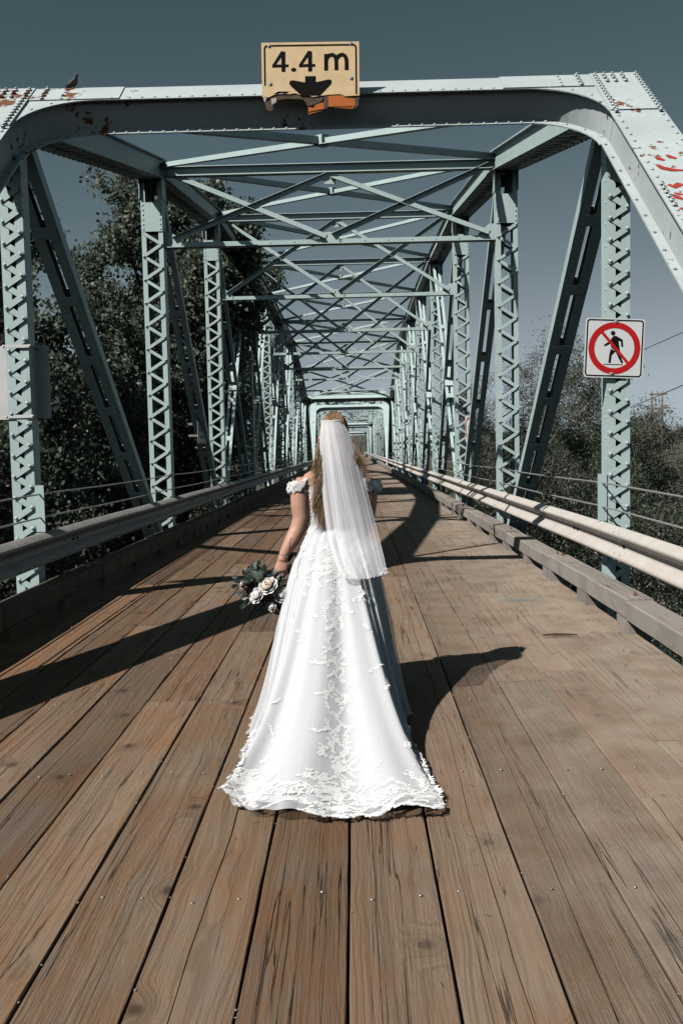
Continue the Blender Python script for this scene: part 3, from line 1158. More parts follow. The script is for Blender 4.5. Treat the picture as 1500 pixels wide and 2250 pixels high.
def span(y0, detail, label):
    sp = empty('truss_bridge_span', ((XL + XR) / 2, y0, zp(y0)), label, 'bridge', 'steel truss spans of the bridge')
    ys = [y0 + PAN * i for i in range(11)]
    zc = [None if UZ[i] is None else UZ[i] + zp(ys[i]) for i in range(11)]
    st = M['steel']
    info = portal_frame(sp, ys[1], zc[1] + CH, -1, detail, M['steel_rusty'] if detail else st)
    portal_frame(sp, ys[9], zc[9] + CH, 1, False, st)
    for X, inner in ((XL, 1), (XR, -1)):
        for i in range(1, 10):
            dt = detail and i <= 4
            if i in (1, 9):
                lattice_post(sp, X, ys[i], zc[i], 0.22, 0.20, 0.072, 0.10, 0.027, True, 0.018, dt, inner, st)
            else:
                lattice_post(sp, X, ys[i], zc[i], 0.345, 0.26, 0.062, 0.185, 0.024, False, 0.019, dt, inner, st)
        # top chord
        for i in range(1, 9):
            p = Vector((X, ys[i], zc[i] + CH))
            q = Vector((X, ys[i + 1], zc[i + 1] + CH))
            d = (q - p).normalized()
            n = X3.cross(d)
            if n.z < 0:
                n = -n
            c = (p + q) / 2
            L2 = (q - p).length / 2
            mb = MB()
            mb.obox(c + n * 0.156, X3, n, d, 0.225, 0.006, L2)
            for s in (-1, 1):
                mb.obox(c + X3 * (s * 0.165), X3, n, d, 0.007, 0.148, L2 + 0.01)
                mb.obox(c + X3 * (s * 0.203) - n * 0.143, X3, n, d, 0.031, 0.006, L2)
                mb.obox(c + X3 * (s * 0.203) + n * 0.143, X3, n, d, 0.031, 0.006, L2)
                mb.obox(c + X3 * (s * 0.11) - n * 0.143, X3, n, d, 0.047, 0.006, L2)
            ch = mb.build('top_chord', st, sp)
            lb = MB()
            k = 0
            step = 0.21 if detail else 0.42
            a = -L2 + 0.2
            while a < L2 - 0.3:
                s = 1 if k % 2 == 0 else -1
                lb.bar(c + d * a - X3 * (s * 0.14) - n * 0.154, c + d * (a + step) + X3 * (s * 0.14) - n * 0.154, n, 0.004, 0.024, ext=.02)
                if detail and i < 4:
                    lb.dome(c + d * a - X3 * (s * .205) - n * .150, -n, .018, .018, 5)
                    lb.dome(c + d * a + X3 * (s * .205) - n * .150, -n, .018, .018, 5)
                a += step
                k += 1
            lb.build('chord_lacing', st, ch, kind='stuff')
        # bottom chord
        mb = MB()
        for a, b in zip(ys[:-1], ys[1:]):
            channel_pair(mb, (X, a, zp(a) - 0.5), (X, b, zp(b) - 0.5), X3, Z3, 0.34, 0.26, 0.06)
        mb.build('bottom_chord', st, sp)
        # diagonals: down towards midspan, with counters in the middle panels
        def diag(iu, il, w, dep, fl, dx=0.0, gusset=False):
            p = Vector((X + dx, ys[iu], zc[iu] + CH - 0.1))
            q = Vector((X + dx, ys[il], zp(ys[il]) - 0.45))
            mb = MB()
            ladder(mb, p, q, w, dep, fl, 0, 0.95 if iu in (1, 9) else 1.25)
            if gusset:
                d = (q - p).normalized()
                nn = d.cross(X3).normalized()
                mb.obox((p + q) / 2, X3, nn, d, w / 2 + 0.004, dep / 2 + 0.05, 0.34)
            mb.build('diagonal', st, sp)
        for iu, il in ((1, 2), (9, 8)):
            diag(iu, il, 0.29, 0.13, 0.10)
        for iu, il in ((2, 3), (8, 7)):
            diag(iu, il, 0.27, 0.12, 0.085)
        for iu, il in ((3, 4), (4, 5), (7, 6), (6, 5)):
            diag(iu, il, 0.25, 0.10, 0.07, 0.0)
        for iu, il in ((4, 3), (5, 4), (5, 6), (6, 7)):
            diag(iu, il, 0.20, 0.09, 0.055, 0.0, True)
    # cross frames and top laterals
    xi0, xi1 = XL + 0.17, XR - 0.17
    xm = (XL + XR) / 2
    for i in range(2, 9):
        y = ys[i]
        zt = zc[i] + 0.10
        zl = LSZ[i] + zp(y)
        yf = y
        mb = MB()
        for dz in (-0.07, 0.07):
            mb.box((xi0 - .02, yf - 0.075, zt + dz - 0.006), (xi1 + .02, yf + 0.075, zt + dz + 0.006))
        mb.box((xi0 - .02, yf - 0.006, zt - 0.064), (xi1 + .02, yf + 0.006, zt + 0.064))
        mb.prism([(-.12, 0), (.12, 0), (.12, -.20), (-.06, -.20)], (xm, yf - .012, zt - .05), X3, Z3, -Y3, .01)
        mb.build('top_strut', st, sp)
        mb = MB()
        mb.box((xi0 - .01, yf - 0.085, zl - 0.006), (xi1 + .01, yf + 0.005, zl + 0.006))
        mb.box((xi0 - .01, yf - 0.006, zl + 0.006), (xi1 + .01, yf + 0.005, zl + 0.082))
        mb.box((xi0 - .01, yf + 0.03, zl - 0.006), (xi1 + .01, yf + 0.10, zl + 0.005))
        for xx, e in ((xi0, 1), (xi1, -1)):
            mb.prism([(0, 0), (e * .28, 0), (e * .28, .10), (e * .10, .26), (0, .26)], (xx, yf - .012, zl + .0), X3, Z3, -Y3, .01)
        mb.prism([(-.16, .0), (.16, .0), (.16, .09), (.06, .19), (-.06, .19), (-.16, .09)], (xm, yf - .012, zl + .0), X3, Z3, -Y3, .01)
        if detail and i < 5:
            for k in range(14):
                mb.dome((xi0 + .2 + (xi1 - xi0 - .4) * k / 13, yf - .006, zl + .05), (0, -1, 0), .014, .010, 6)
        mb.build('lower_strut', st, sp)
        for p, q in (((xi0 + .1, zt - .02), (xm - .05, zl + .12)), ((xi0 + .15, zl + .12), (xm - .02, zt - .12)), ((xm + .05, zt - .12), (xi1 - .1, zl + .12)), ((xm + .05, zl + .12), (xi1 - .1, zt - .02))):
            mb = MB()
            down = p[1] > q[1]
            yy = yf - (0.03 if down else 0.016)
            a, b = Vector((p[0], yy, p[1])), Vector((q[0], yy, q[1]))
            mb.bar(a, b, Y3, 0.004, 0.040)
            dd = (b - a).normalized()
            up = Y3.cross(dd)
            if up.z < 0:
                up = -up
            mb.bar(a - Y3 * .036 + up * .04 * (-1 if down else 1), b - Y3 * .036 + up * .04 * (-1 if down else 1), Y3, 0.034, 0.0035)
            mb.build('sway_brace', st, sp)
    for i in range(1, 9):
        for e in (0, 1):
            za, zb = zc[i] + 0.20, zc[i + 1] + 0.20
            ya, yb = ys[i] + 0.1, ys[i + 1] - 0.1
            a = Vector((xi0 if e == 0 else xi1, ya, za - 0.02 * e))
            b = Vector((xi1 if e == 0 else xi0, yb, zb - 0.02 * e))
            mb = MB()
            mb.bar(a, b, Z3, 0.045, 0.004)
            hor = Z3.cross((b - a).normalized()).normalized()
            mb.bar(a + hor * .04 - Z3 * .041, b + hor * .04 - Z3 * .041, hor, 0.04, 0.004)
            mb.obox((a + b) / 2, hor, Z3, (b - a).normalized(), 0.06, 0.062, 0.07)
            mb.build('lateral_brace', st, sp)
    for i in range(0, 11):
        mb = MB()
        y = ys[i]
        mb.box((XL - .1, y - .12, zp(y) - .78), (XR + .1, y + .12, zp(y) - .30))
        mb.build('floor_beam', M['steel'], sp)
    # pier feet
    return sp, info


span1, (PT, PD, PN) = span(Y0, True, 'nearest pale green steel truss span, over the bride, with the height sign')
span2, _ = span(Y0 + SPAN + 0.9, False, 'second pale green truss span, seen through the far portal of the nearest span')
span3 = copy_tree(span2)
tag(span3, 'farthest small truss span at the end of the view through the bridge')
span3.location = span2.location + Vector((0, SPAN + 0.9, zp(Y0 + 2 * SPAN + 1.8) - zp(Y0 + SPAN + 0.9)))

# piers under the span ends
def pier(y, label):
    e = MB()
    c = [(-4.2, 2.0), (3.5, 2.0)]
    e.rings([[(-4.3, y - .8, z), (3.6, y - .8, z), (3.9, y, z), (3.6, y + .8, z), (-4.3, y + .8, z), (-4.6, y, z)] for z in (zp(y) - 5.5, zp(y) - 0.79)])
    o = e.build('concrete_pier', plain('pier_concrete', (0.30, 0.29, 0.27), 0.9, 0, 0.2, 3))
    tag(o, label, 'pier')


pier(Y0 + SPAN + .45, 'concrete pier under the joint of the first and second truss spans')
pier(Y0 + 2 * SPAN + 1.35, 'concrete pier under the joint of the second and third truss spans')
pier(Y0, 'concrete abutment under the near end of the first truss span')
pier(Y0 + 3 * SPAN + 1.8, 'concrete abutment under the far end of the bridge')

# upright angles that carry the hand cables at the first posts
for X, sg, sd in ((XR - 0.112, -1, 'right'), (XL + 0.112, 1, 'left')):
    y = Y0 + PAN
    mb = MB()
    z = zp(y)
    for z0, z1 in ((0.60, 0.70), (0.712, 1.16)):
        a, b = sorted((X, X + sg * 0.085))
        mb.box((a, y - 0.112, z0 + z), (b, y - 0.100, z1 + z))
        a, b = sorted((X, X + sg * 0.010))
        mb.box((a, y - 0.0995, z0 + z), (b, y + 0.05, z1 + z))
    mb.build('cable_bracket', M['steel'], span1)

# ------------------------------------------------------------------ signs
def poly_part(name, pts, o, ax, ay, az, th, mat, parent):
    mb = MB()
    mb.prism(pts, o, ax, ay, az, th)
    return mb.build(name, mat, parent)


def rrect(w, h, r, n=5):
    out = []
    for cx, cy, a0 in ((w / 2 - r, h / 2 - r, 0), (-w / 2 + r, h / 2 - r, 90), (-w / 2 + r, -h / 2 + r, 180), (w / 2 - r, -h / 2 + r, 270)):
        for k in range(n + 1):
            a = R(a0 + 90 * k / n)
            out.append((cx + r * math.cos(a), cy + r * math.sin(a)))
    return out


def ring_part(name, outer, inner, o, ax, ay, az, h0, mat, parent):
    """flat ring between two outlines of equal length"""
    mb = MB()
    o = Vector(o)
    n = len(outer)
    vs = [o + ax * p[0] + ay * p[1] + az * h0 for p in outer] + [o + ax * p[0] + ay * p[1] + az * h0 for p in inner]
    mb.add(vs, [(i, (i + 1) % n, n + (i + 1) % n, n + i) for i in range(n)])
    return mb.build(name, mat, parent)


def height_sign():
    Y = 9.36
    c = [P(574, 94, Y), P(789, 89, Y), P(789.5, 210, Y), P(576, 213, Y)]
    o = c[3]
    ax = (c[2] - c[3]).normalized()
    ay = (c[0] - c[3])
    H = ay.length
    W = (c[2] - c[3]).length
    ay = ay.normalized()
    az = ax.cross(ay).normalized()
    if az.y > 0:
        az = -az
    e = empty('clearance_sign', o + ax * W / 2, 'yellow 4.4 m clearance sign with torn lower edge on the portal', 'sign')
    s = W / 1205.0

    def q(u, v):                                  # crop pixels of the sign face to sign plane
        return ((u - 132) * s, (777 - v) * H / 670.0)
    base = [(0, 0.0), (0.07 * W, -.004), (0.12 * W, .018), (0.2 * W, .03), (0.28 * W, .022), (0.34 * W, .03), (0.40 * W, .01), (.46 * W, .012), (.52 * W, -.006), (.6 * W, .004), (.68 * W, .012), (.8 * W, .016), (.86 * W, -.004), (.93 * W, .0), (W, .002), (W, H), (0, H)]
    poly_part('face', base, o, ax, ay, az, -0.012, M['sign_yellow'], e)
    zt = 0.0015
    bw = 0.015
    # black border on three sides
    m_ = 0.021
    bo = [(m_, 0.10), (m_, H - m_ - .03), (m_ + .009, H - m_ - .009), (m_ + .03, H - m_), (W - m_ - .03, H - m_), (W - m_ - .009, H - m_ - .009), (W - m_, H - m_ - .03), (W - m_, 0.012)]
    bi = [(m_ + bw, 0.10), (m_ + bw, H - m_ - .032), (m_ + bw + .007, H - m_ - bw - .007), (m_ + .032, H - m_ - bw), (W - m_ - .032, H - m_ - bw), (W - m_ - bw - .007, H - m_ - bw - .007), (W - m_ - bw, H - m_ - .032), (W - m_ - bw, 0.012)]
    mb = MB()
    n = len(bo)
    mb.add([o + ax * a + ay * b + az * zt for a, b in bo] + [o + ax * a + ay * b + az * zt for a, b in bi], [(i, i + 1, n + i + 1, n + i) for i in range(n - 1)])
    mb.build('border', M['sign_black'], e)

    def four(dx, name):
        mb = MB()
        k = lambda L: [o + ax * q(u + dx, v)[0] + ay * q(u + dx, v)[1] + az * zt for u, v in L]
        mb.add(k([(375, 215), (427, 222), (425, 470), (376, 470)]), [(0, 1, 2, 3)])
        mb.add(k([(375, 215), (376, 290), (310, 380), (262, 412), (264, 385)]), [(0, 1, 2, 3, 4)])
        mb.add([p + az * 0.0003 for p in k([(262, 378), (466, 378), (462, 412), (264, 416)])], [(0, 1, 2, 3)])
        mb.build(name, M['sign_black'], e)
    four(0, 'digit')
    four(330, 'digit')
    mb = MB()
    pts = []
    for k in range(16):
        a = 2 * PI * k / 16
        u, v = 527 + 33 * math.cos(a), 446 + 25 * math.sin(a)
        pts.append(o + ax * q(u, v)[0] + ay * q(u, v)[1] + az * zt)
    mb.add(pts, [tuple(range(16))])
    mb.build('decimal_point', M['sign_black'], e)
    mb = MB()
    def strip(cl, wdt, h):
        """outline stroke in crop pixels"""
        L, Rr = [], []
        for i, (u, v) in enumerate(cl):
            a = cl[max(i - 1, 0)]
            b = cl[min(i + 1, len(cl) - 1)]
            tx, ty = b[0] - a[0], b[1] - a[1]
            l = math.hypot(tx, ty)
            L.append((u - ty / l * wdt / 2, v + tx / l * wdt / 2))
            Rr.append((u + ty / l * wdt / 2, v - tx / l * wdt / 2))
        mb.grid([[o + ax * q(*p)[0] + ay * q(*p)[1] + az * h for p in L], [o + ax * q(*p)[0] + ay * q(*p)[1] + az * h for p in Rr]])
    strip([(930, 256), (928, 462)], 50, zt)
    for x0 in (930, 1056):
        arc = [(x0 + 5, 320), (x0 + 20, 290), (x0 + 48, 272), (x0 + 80, 268), (x0 + 105, 284), (x0 + 122, 318), (x0 + 125, 360), (x0 + 125, 458)]
        strip(arc, 48, zt + 0.0004 + (x0 > 1000) * 0.0004)
    mb.build('letter', M['sign_black'], e)
    arrow = [(666, 528), (799, 528), (800, 604), (950, 572), (985, 574), (998, 600), (985, 634), (850, 770), (620, 770), (480, 640), (468, 610), (482, 580), (520, 576), (667, 604)]
    poly_part('arrow', [q(*a) for a in arrow], o + az * 0.0, ax, ay, az, 0.0016, M['sign_black'], e)
    # torn lower edge: broken plywood and two orange pieces of an older board
    for nm, pts, mat, th in (
            ('orange_fragment', [(945, 760), (1060, 752), (1130, 765), (1170, 800), (1275, 806), (1285, 870), (1255, 935), (940, 915)], 'sign_orange', 0.006),
            ('orange_fragment', [(700, 905), (760, 920), (800, 875), (890, 850), (905, 945), (700, 1000)], 'sign_orange', 0.005),
            ('splinter', [(200, 760), (300, 745), (520, 735), (560, 755), (620, 770), (900, 775), (860, 840), (760, 880), (700, 900), (640, 810), (430, 800), (330, 815), (220, 800)], 'splinter', 0.004),
            ('splinter', [(138, 640), (215, 660), (200, 760), (165, 850), (145, 800)], 'pale_splinter', 0.010),
            ('splinter', [(165, 850), (265, 790), (262, 940), (215, 955), (180, 925)], 'splinter', 0.008),
            ('splinter', [(270, 745), (330, 712), (480, 716), (440, 738), (350, 744)], 'sign_white', 0.012),
            ('splinter', [(240, 800), (310, 790), (305, 845), (250, 880)], 'pale_splinter', 0.011),
            ('splinter', [(905, 770), (940, 750), (945, 915), (915, 940), (890, 850)], 'splinter', 0.009),
            ('splinter', [(1275, 806), (1330, 790), (1325, 890), (1280, 935)], 'splinter', 0.005)):
        poly_part(nm, [q(*a) for a in pts], o - az * 0.012, ax, ay, az, th, M[mat], e)
    for a, b in (([(945, 905), (1255, 905), (1255, 918), (945, 918)], .0066), ([(702, 966), (903, 930), (903, 946), (702, 982)], .0056)):
        poly_part('stripe', [q(*p) for p in a], o - az * 0.012, ax, ay, az, b, M['sign_black'], e)
    for u, v in ((228, 150), (1238, 135), (238, 620), (1240, 562)):
        mb = MB()
        p = q(u, v)
        mb.dome(o + ax * p[0] + ay * p[1] + az * .0005, az, 0.019, 0.006, 10)
        mb.dome(o + ax * p[0] + ay * p[1] + az * .005, az, 0.009, 0.008, 6)
        mb.build('bolt', M['bolt'], e)
    # back rails that clamp the board to the girder
    for a in (0.2, 0.8):
        mb = MB()
        mb.bar(o + ax * (W * a) + ay * 0.02 - az * .02, o + ax * (W * a) + ay * (H - .05) - az * .02, ax, 0.02, 0.008)
        mb.bar(o + ax * (W * a) + ay * 0.06 - az * .028, o + ax * (W * a) + ay * 0.06 - az * .16, ax, 0.02, 0.008)
        mb.build('clamp', M['bolt'], e)


height_sign()


def ped_sign():
    Y = 9.62 - 0.10 - 0.036
    c = [P(1286, 698, Y), P(1415.5, 702, Y), P(1411, 831.5, Y), P(1281, 828, Y)]
    ctr = (c[0] + c[1] + c[2] + c[3]) / 4
    ax = ((c[1] - c[0]) + (c[2] - c[3])).normalized()
    ay = ((c[0] - c[3]) + (c[1] - c[2])).normalized()
    ay = (ay - ax * ay.dot(ax)).normalized()
    az = ax.cross(ay)
    if az.y > 0:
        az = -az
    Wd = ((c[1] - c[0]).length + (c[2] - c[3]).length) / 2
    e = empty('no_pedestrians_sign', ctr - ay * Wd / 2, 'square white no-pedestrians sign with red ring on the right post', 'sign')
    poly_part('plate', rrect(Wd, Wd, 0.03), ctr, ax, ay, -az, 0.004, M['sign_white'], e)
    ring_part('border', rrect(Wd - .022, Wd - .022, .03), rrect(Wd - .048, Wd - .048, .02), ctr, ax, ay, az, 0.0015, M['sign_black'], e)
    r1, r0 = Wd * 0.437, Wd * 0.338
    circ = lambda r: [(r * math.cos(2 * PI * k / 48), r * math.sin(2 * PI * k / 48)) for k in range(48)]
    ring_part('red_ring', circ(r1), circ(r0), ctr, ax, ay, az, 0.0024, M['sign_red'], e)
    # walking figure, crop pixels of the sign (centre 934,1370 at 3.75 px per px, face 497 px wide)
    k = Wd / 492.0
    q = lambda L: [((u - 934) * k, (1370 - v) * k) for u, v in L]
    fig = MB()
    def lay(L):
        pts = q(L)
        fig.add([ctr + ax * a + ay * b + az * 0.0018 for a, b in pts], [tuple(range(len(pts)))])
    lay([(918 + 19 * math.cos(2 * PI * i / 18), 1246 + 19 * math.sin(2 * PI * i / 18)) for i in range(18)])
    lay([(900, 1300), (925, 1266), (950, 1270), (1000, 1298), (1008, 1357), (992, 1357), (985, 1312), (966, 1308), (972, 1345), (985, 1400), (945, 1398), (905, 1360)])
    lay([(902, 1302), (912, 1325), (880, 1345), (850, 1357), (847, 1344), (873, 1326)])
    lay([(905, 1375), (945, 1396), (915, 1430), (910, 1492), (890, 1492), (895, 1425)])
    lay([(945, 1396), (985, 1396), (992, 1440), (1014, 1488), (998, 1494), (972, 1448)])
    lay([(850, 1502), (1012, 1502), (1012, 1508), (850, 1508)])
    fig.build('walking_figure', M['sign_black'], e)
    mb = MB()
    a, b = q([(826, 1240)])[0], q([(1052, 1490)])[0]
    p0, p1 = ctr + ax * a[0] + ay * a[1] + az * .0022, ctr + ax * b[0] + ay * b[1] + az * .0022
    d = (p1 - p0).normalized()
    sd = az.cross(d)
    wd = .027
    mb.add([p0 + sd * wd / 2, p1 + sd * wd / 2, p1 - sd * wd / 2, p0 - sd * wd / 2], [(0, 1, 2, 3)])
    mb.build('red_slash', M['sign_red'], e)
    for u, v in ((940, 1154), (925, 1585)):
        mb = MB()
        p = q([(u, v)])[0]
        mb.dome(ctr + ax * p[0] + ay * p[1] + az * .002, az, 0.021, 0.006, 10)
        mb.dome(ctr + ax * p[0] + ay * p[1] + az * .007, az, 0.010, 0.008, 6)
        mb.build('bolt', M['bolt'], e)
    mb = MB()
    mb.box((ctr.x - .05, ctr.y + .004, ctr.z - .2), (ctr.x + .05, ctr.y + .032, ctr.z + .2))
    mb.build('mounting_strap', M['bolt'], e)


ped_sign()


def back_sign():
    """sign on the first left post that faces the other way"""
    Y = 9.62 + 0.125
    a, b = P(107, 758, Y), P(110, 920, Y)
    H = a.z - b.z
    x1 = a.x
    x0 = x1 - 0.62
    ctr = Vector(((x0 + x1) / 2, Y, (a.z + b.z) / 2))
    e = empty('sign_seen_from_behind', (ctr.x, Y, b.z), 'grey back of a sign strapped behind the first left post', 'sign')
    poly_part('plate', rrect(x1 - x0, H, 0.035), ctr, X3, Z3, Y3, 0.005, M['sign_alu'], e)
    for zz in (a.z - .03, b.z + .02):
        mb = MB()
        mb.box((XL - .135, Y - .245, zz - .013), (XL + .135, Y - .232, zz + .017))
        for s in (-1, 1):
            mb.tube([(XL + s * .123, Y - .25, zz + .002), (XL + s * .123, Y + .004, zz + .002)], .006, 6)
            mb.dome((XL + s * .123, Y - .245, zz + .002), (0, -1, 0), .012, .008)
        mb.box((XL - .16, Y - .022, zz - .012), (XL + .16, Y - .001, zz + .016))
        mb.build('clamp', M['sign_alu'], e)


back_sign()


def side_sign(px0, px1, py0, py1, Y, yaw, label, red):
    """tall narrow view of a board turned away from the camera"""
    c = P((px0 + px1) / 2, (py0 + py1) / 2, Y)
    h = (py1 - py0) / FPX * Y
    ax = Vector((math.cos(yaw), math.sin(yaw), 0))
    ay = Z3
    az = ax.cross(ay)
    if az.y > 0:
        az = -az
    wdt = h * 0.78
    e = empty('bridge_sign', c - Z3 * h / 2, label, 'sign')
    poly_part('plate', rrect(wdt, h, .03), c, ax, ay, -az, .004, M['sign_white'], e)
    ring_part('border', rrect(wdt - .02, h - .02, .03), rrect(wdt - .04, h - .04, .02), c, ax, ay, az, .0015, M['sign_black'], e)
    if red:
        circ = lambda r, cy: [(r * math.cos(2 * PI * k / 32), cy + r * 1.25 * math.sin(2 * PI * k / 32)) for k in range(32)]
        ring_part('red_ring', circ(wdt * .44, 0.0), circ(wdt * .34, 0.0), c, ax, ay, az, .002, M['sign_red'], e)
        mb = MB()
        mb.prism([(-.05, .07), (.05, .10), (.04, .02), (.08, -.08), (.03, -.08), (-.02, 0), (-.07, -.06)], c, ax, ay, az, .002)
        mb.prism([(-.10, -.13), (.10, -.13), (.10, -.10), (-.10, -.10)], c, ax, ay, az, .002)
        mb.build('symbol', M['sign_black'], e)
    else:
        mb = MB()
        mb.prism([(-.12, .10), (0, .20), (.12, .10), (.08, .10), (0, .16), (-.08, .10)], c, ax, ay, az, .002)
        mb.prism([(-.12, -.04), (.12, -.04), (.12, .04), (-.12, .04)], c, ax, ay, az, .002)
        mb.prism([(-.12, -.19), (.12, -.19), (.12, -.12), (-.12, -.12)], c, ax, ay, az, .002)
        mb.build('symbol', plain('faded_print', (0.33, 0.33, 0.32), 0.6), e)
    bk = MB()
    bk.bar(c - az * .002 - Z3 * .12, c - az * .30 - Z3 * .12, Z3, .02, .012)
    bk.bar(c - az * .002 + Z3 * .12, c - az * .30 + Z3 * .12, Z3, .02, .012)
    bk.build('mounting_arm', M['bolt'], e)


side_sign(1024, 1034, 912, 972, 21.4, R(-78), 'narrow side-on white sign with red ring beside the third right post', True)
side_sign(438, 450, 913, 975, 20.6, R(76), 'narrow side-on faded white sign on the left diagonal', False)

# graffiti on the sunlit right end post
def graffiti():
    mb = MB()
    o = PT(XR, 0, 0)
    def stroke(pix, wd):
        pts = []
        for u, v in pix:
            d = ray(u, v)
            t = (PT(XR, 0, 0.1655) - CAM).dot(PN) / d.dot(PN)
            pts.append(CAM + d * t)
        L, Rr = [], []
        for i, p in enumerate(pts):
            tg = (pts[min(i + 1, len(pts) - 1)] - pts[max(i - 1, 0)]).normalized()
            sd = PN.cross(tg)
            k = wd * (0.45 if i in (0, len(pts) - 1) else 1.0)
            L.append(p + sd * k)
            Rr.append(p - sd * k)
        mb.grid([L, Rr])
    stroke([(1439, 344), (1448, 349), (1459, 352)], .028)
    stroke([(1463, 340), (1473, 345), (1485, 348)], .028)
    stroke([(1441, 361), (1455, 369), (1475, 373), (1500, 374)], .030)
    stroke([(1467, 405), (1480, 410), (1492, 404), (1500, 406)], .034)
    stroke([(1476, 427), (1487, 433), (1500, 438)], .028)
    stroke([(1480, 423), (1490, 426), (1500, 427)], .018)
    stroke([(1494, 456), (1500, 460)], .03)
    mb.build('graffiti', M['graffiti'], span1)


graffiti()

# pigeon on the portal girder
def pigeon():
    a = P(166, 186, 9.80)
    b = PT(a.x, -0.235, 0.158)
    base = Vector((a.x, b.y, b.z))
    rings = []
    f = Vector((0.8, -0.6, 0)).normalized()
    sd = Z3.cross(f)
    K = 0.62
    base = base - Z3 * 0.0
    prof = [(-.17, .05, .012, .008), (-.12, .062, .030, .018), (-.06, .075, .048, .042), (0, .085, .055, .052), (.05, .105, .048, .05), (.08, .135, .032, .036), (.09, .165, .024, .026), (.098, .19, .022, .023), (.118, .198, .016, .016), (.128, .195, .007, .006), (.150, .186, .002, .002)]
    for s, h, rx, rz in [tuple(q * K for q in w_) for w_ in prof]:
        rings.append([base + f * s + Z3 * h + sd * (rx * math.cos(2 * PI * k / 10)) + Z3 * (rz * math.sin(2 * PI * k / 10)) for k in range(10)])
    e = empty('pigeon', base, 'dark pigeon perched on top of the portal girder at left', 'bird')
    mb = MB()
    mb.rings(rings)
    m = plain('pigeon_plumage', (0.055, 0.058, 0.068), 0.6, 0, 0.3, 60)
    mb.build('body', m, e, smooth=True)
    for s in (-1, 1):
        mb = MB()
        mb.tube([base + sd * (.012 * s) + Z3 * .03, base + sd * (.012 * s) + f * .008 + Z3 * .0], .003, 5)
        mb.tube([base + sd * (.012 * s) - f * .008 + Z3 * .002, base + sd * (.012 * s) + f * .018 + Z3 * .002], .002, 5)
        mb.build('leg', plain('pigeon_leg', (0.3, 0.09, 0.08)), e)
        mb = MB()
        mb.rings([[base + f * s2 + Z3 * h + sd * (s * (.031 + .004 * math.cos(2 * PI * k / 8))) + Z3 * (r * math.sin(2 * PI * k / 8)) for k in range(8)] for s2, h, r in ((.031, .062, .006), (.012, .059, .022), (-.037, .05, .019), (-.093, .038, .004))])
        mb.build('wing', m, e, smooth=True)


pigeon()

# ------------------------------------------------------------------ utility poles and wires
def h_frame(px, Y, zt, label):
    pts = []
    e = None
    for k, u in enumerate(px):
        d = P(u, 900, Y)
        zb = -3.4
        if e is None:
            e = empty('utility_pole_frame', (d.x, Y, zb), label, 'utility pole', 'twin-pole power line frames')
        pts.append(d.x)
        mb = MB()
        mb.tube([(d.x, Y, zb), (d.x, Y, zt)], [0.19, 0.13], 9)
        mb.build('pole', M['pole'], e, smooth=True)
    x0, x1 = pts
    mb = MB()
    w_ = x1 - x0
    mb.box((x0 - .25 * w_, Y - .12, zt - .55), (x1 + .45 * w_, Y - .02, zt - .32))
    mb.build('cross_arm', M['pole'], e)
    mb = MB()
    mb.box((x0 - .35 * w_, Y - .12, zt - 2.6), (x1 + .8 * w_, Y - .02, zt - 2.4))
    mb.build('cross_arm', M['pole'], e)
    mb = MB()
    mb.bar((x0, Y - .1, zt - 6.0), (x1, Y - .1, zt - 2.7), Y3, .04, .07)
    mb.bar((x0, Y - .05, zt - 2.7), (x1, Y - .05, zt - 6.0), Y3, .03, .07)
    mb.build('cross_brace', M['pole'], e)


h_frame((1431, 1454), 150.0, P(1431, 860, 150).z, 'twin brown power poles with cross arms rising beyond the right bushes')
h_frame((774.5, 790.5), 300.0, P(780, 951, 300).z + 0.2, 'far twin power poles framed by the last portal of the bridge')


def wire(a, b, label, sag, r):
    mb = MB()
    pts = []
    for k in range(25):
        t = k / 24
        p = a.lerp(b, t)
        pts.append(p - Z3 * (sag * 4 * t * (1 - t)))
    mb.tube(pts, r, 5)
    o = mb.build('power_line', M['cable'] if False else plain('dark_wire', (0.12, 0.12, 0.125), 0.5))
    tag(o, label, 'power line', 'overhead power lines')


wire(P(1210, 858, 190), P(1560, 703, 55), 'upper thin power line crossing the sky behind the no-pedestrians sign', 0.0, 0.03)
wire(P(1270, 944, 200), P(1580, 812, 62), 'lower power line running to the twin poles beyond the right bushes', 0.0, 0.045)

# ------------------------------------------------------------------ vegetation
LEAF = {
    'heart': np.array([(0, 0, 0), (.42, .30, .05), (.30, .72, .03), (0, 1.0, -.04), (-.30, .72, .03), (-.42, .30, .05)], float),
    'lance': np.array([(0, 0, 0), (.13, .35, .02), (.10, .70, .0), (0, 1.0, -.06), (-.10, .70, 0), (-.13, .35, .02)], float),
}


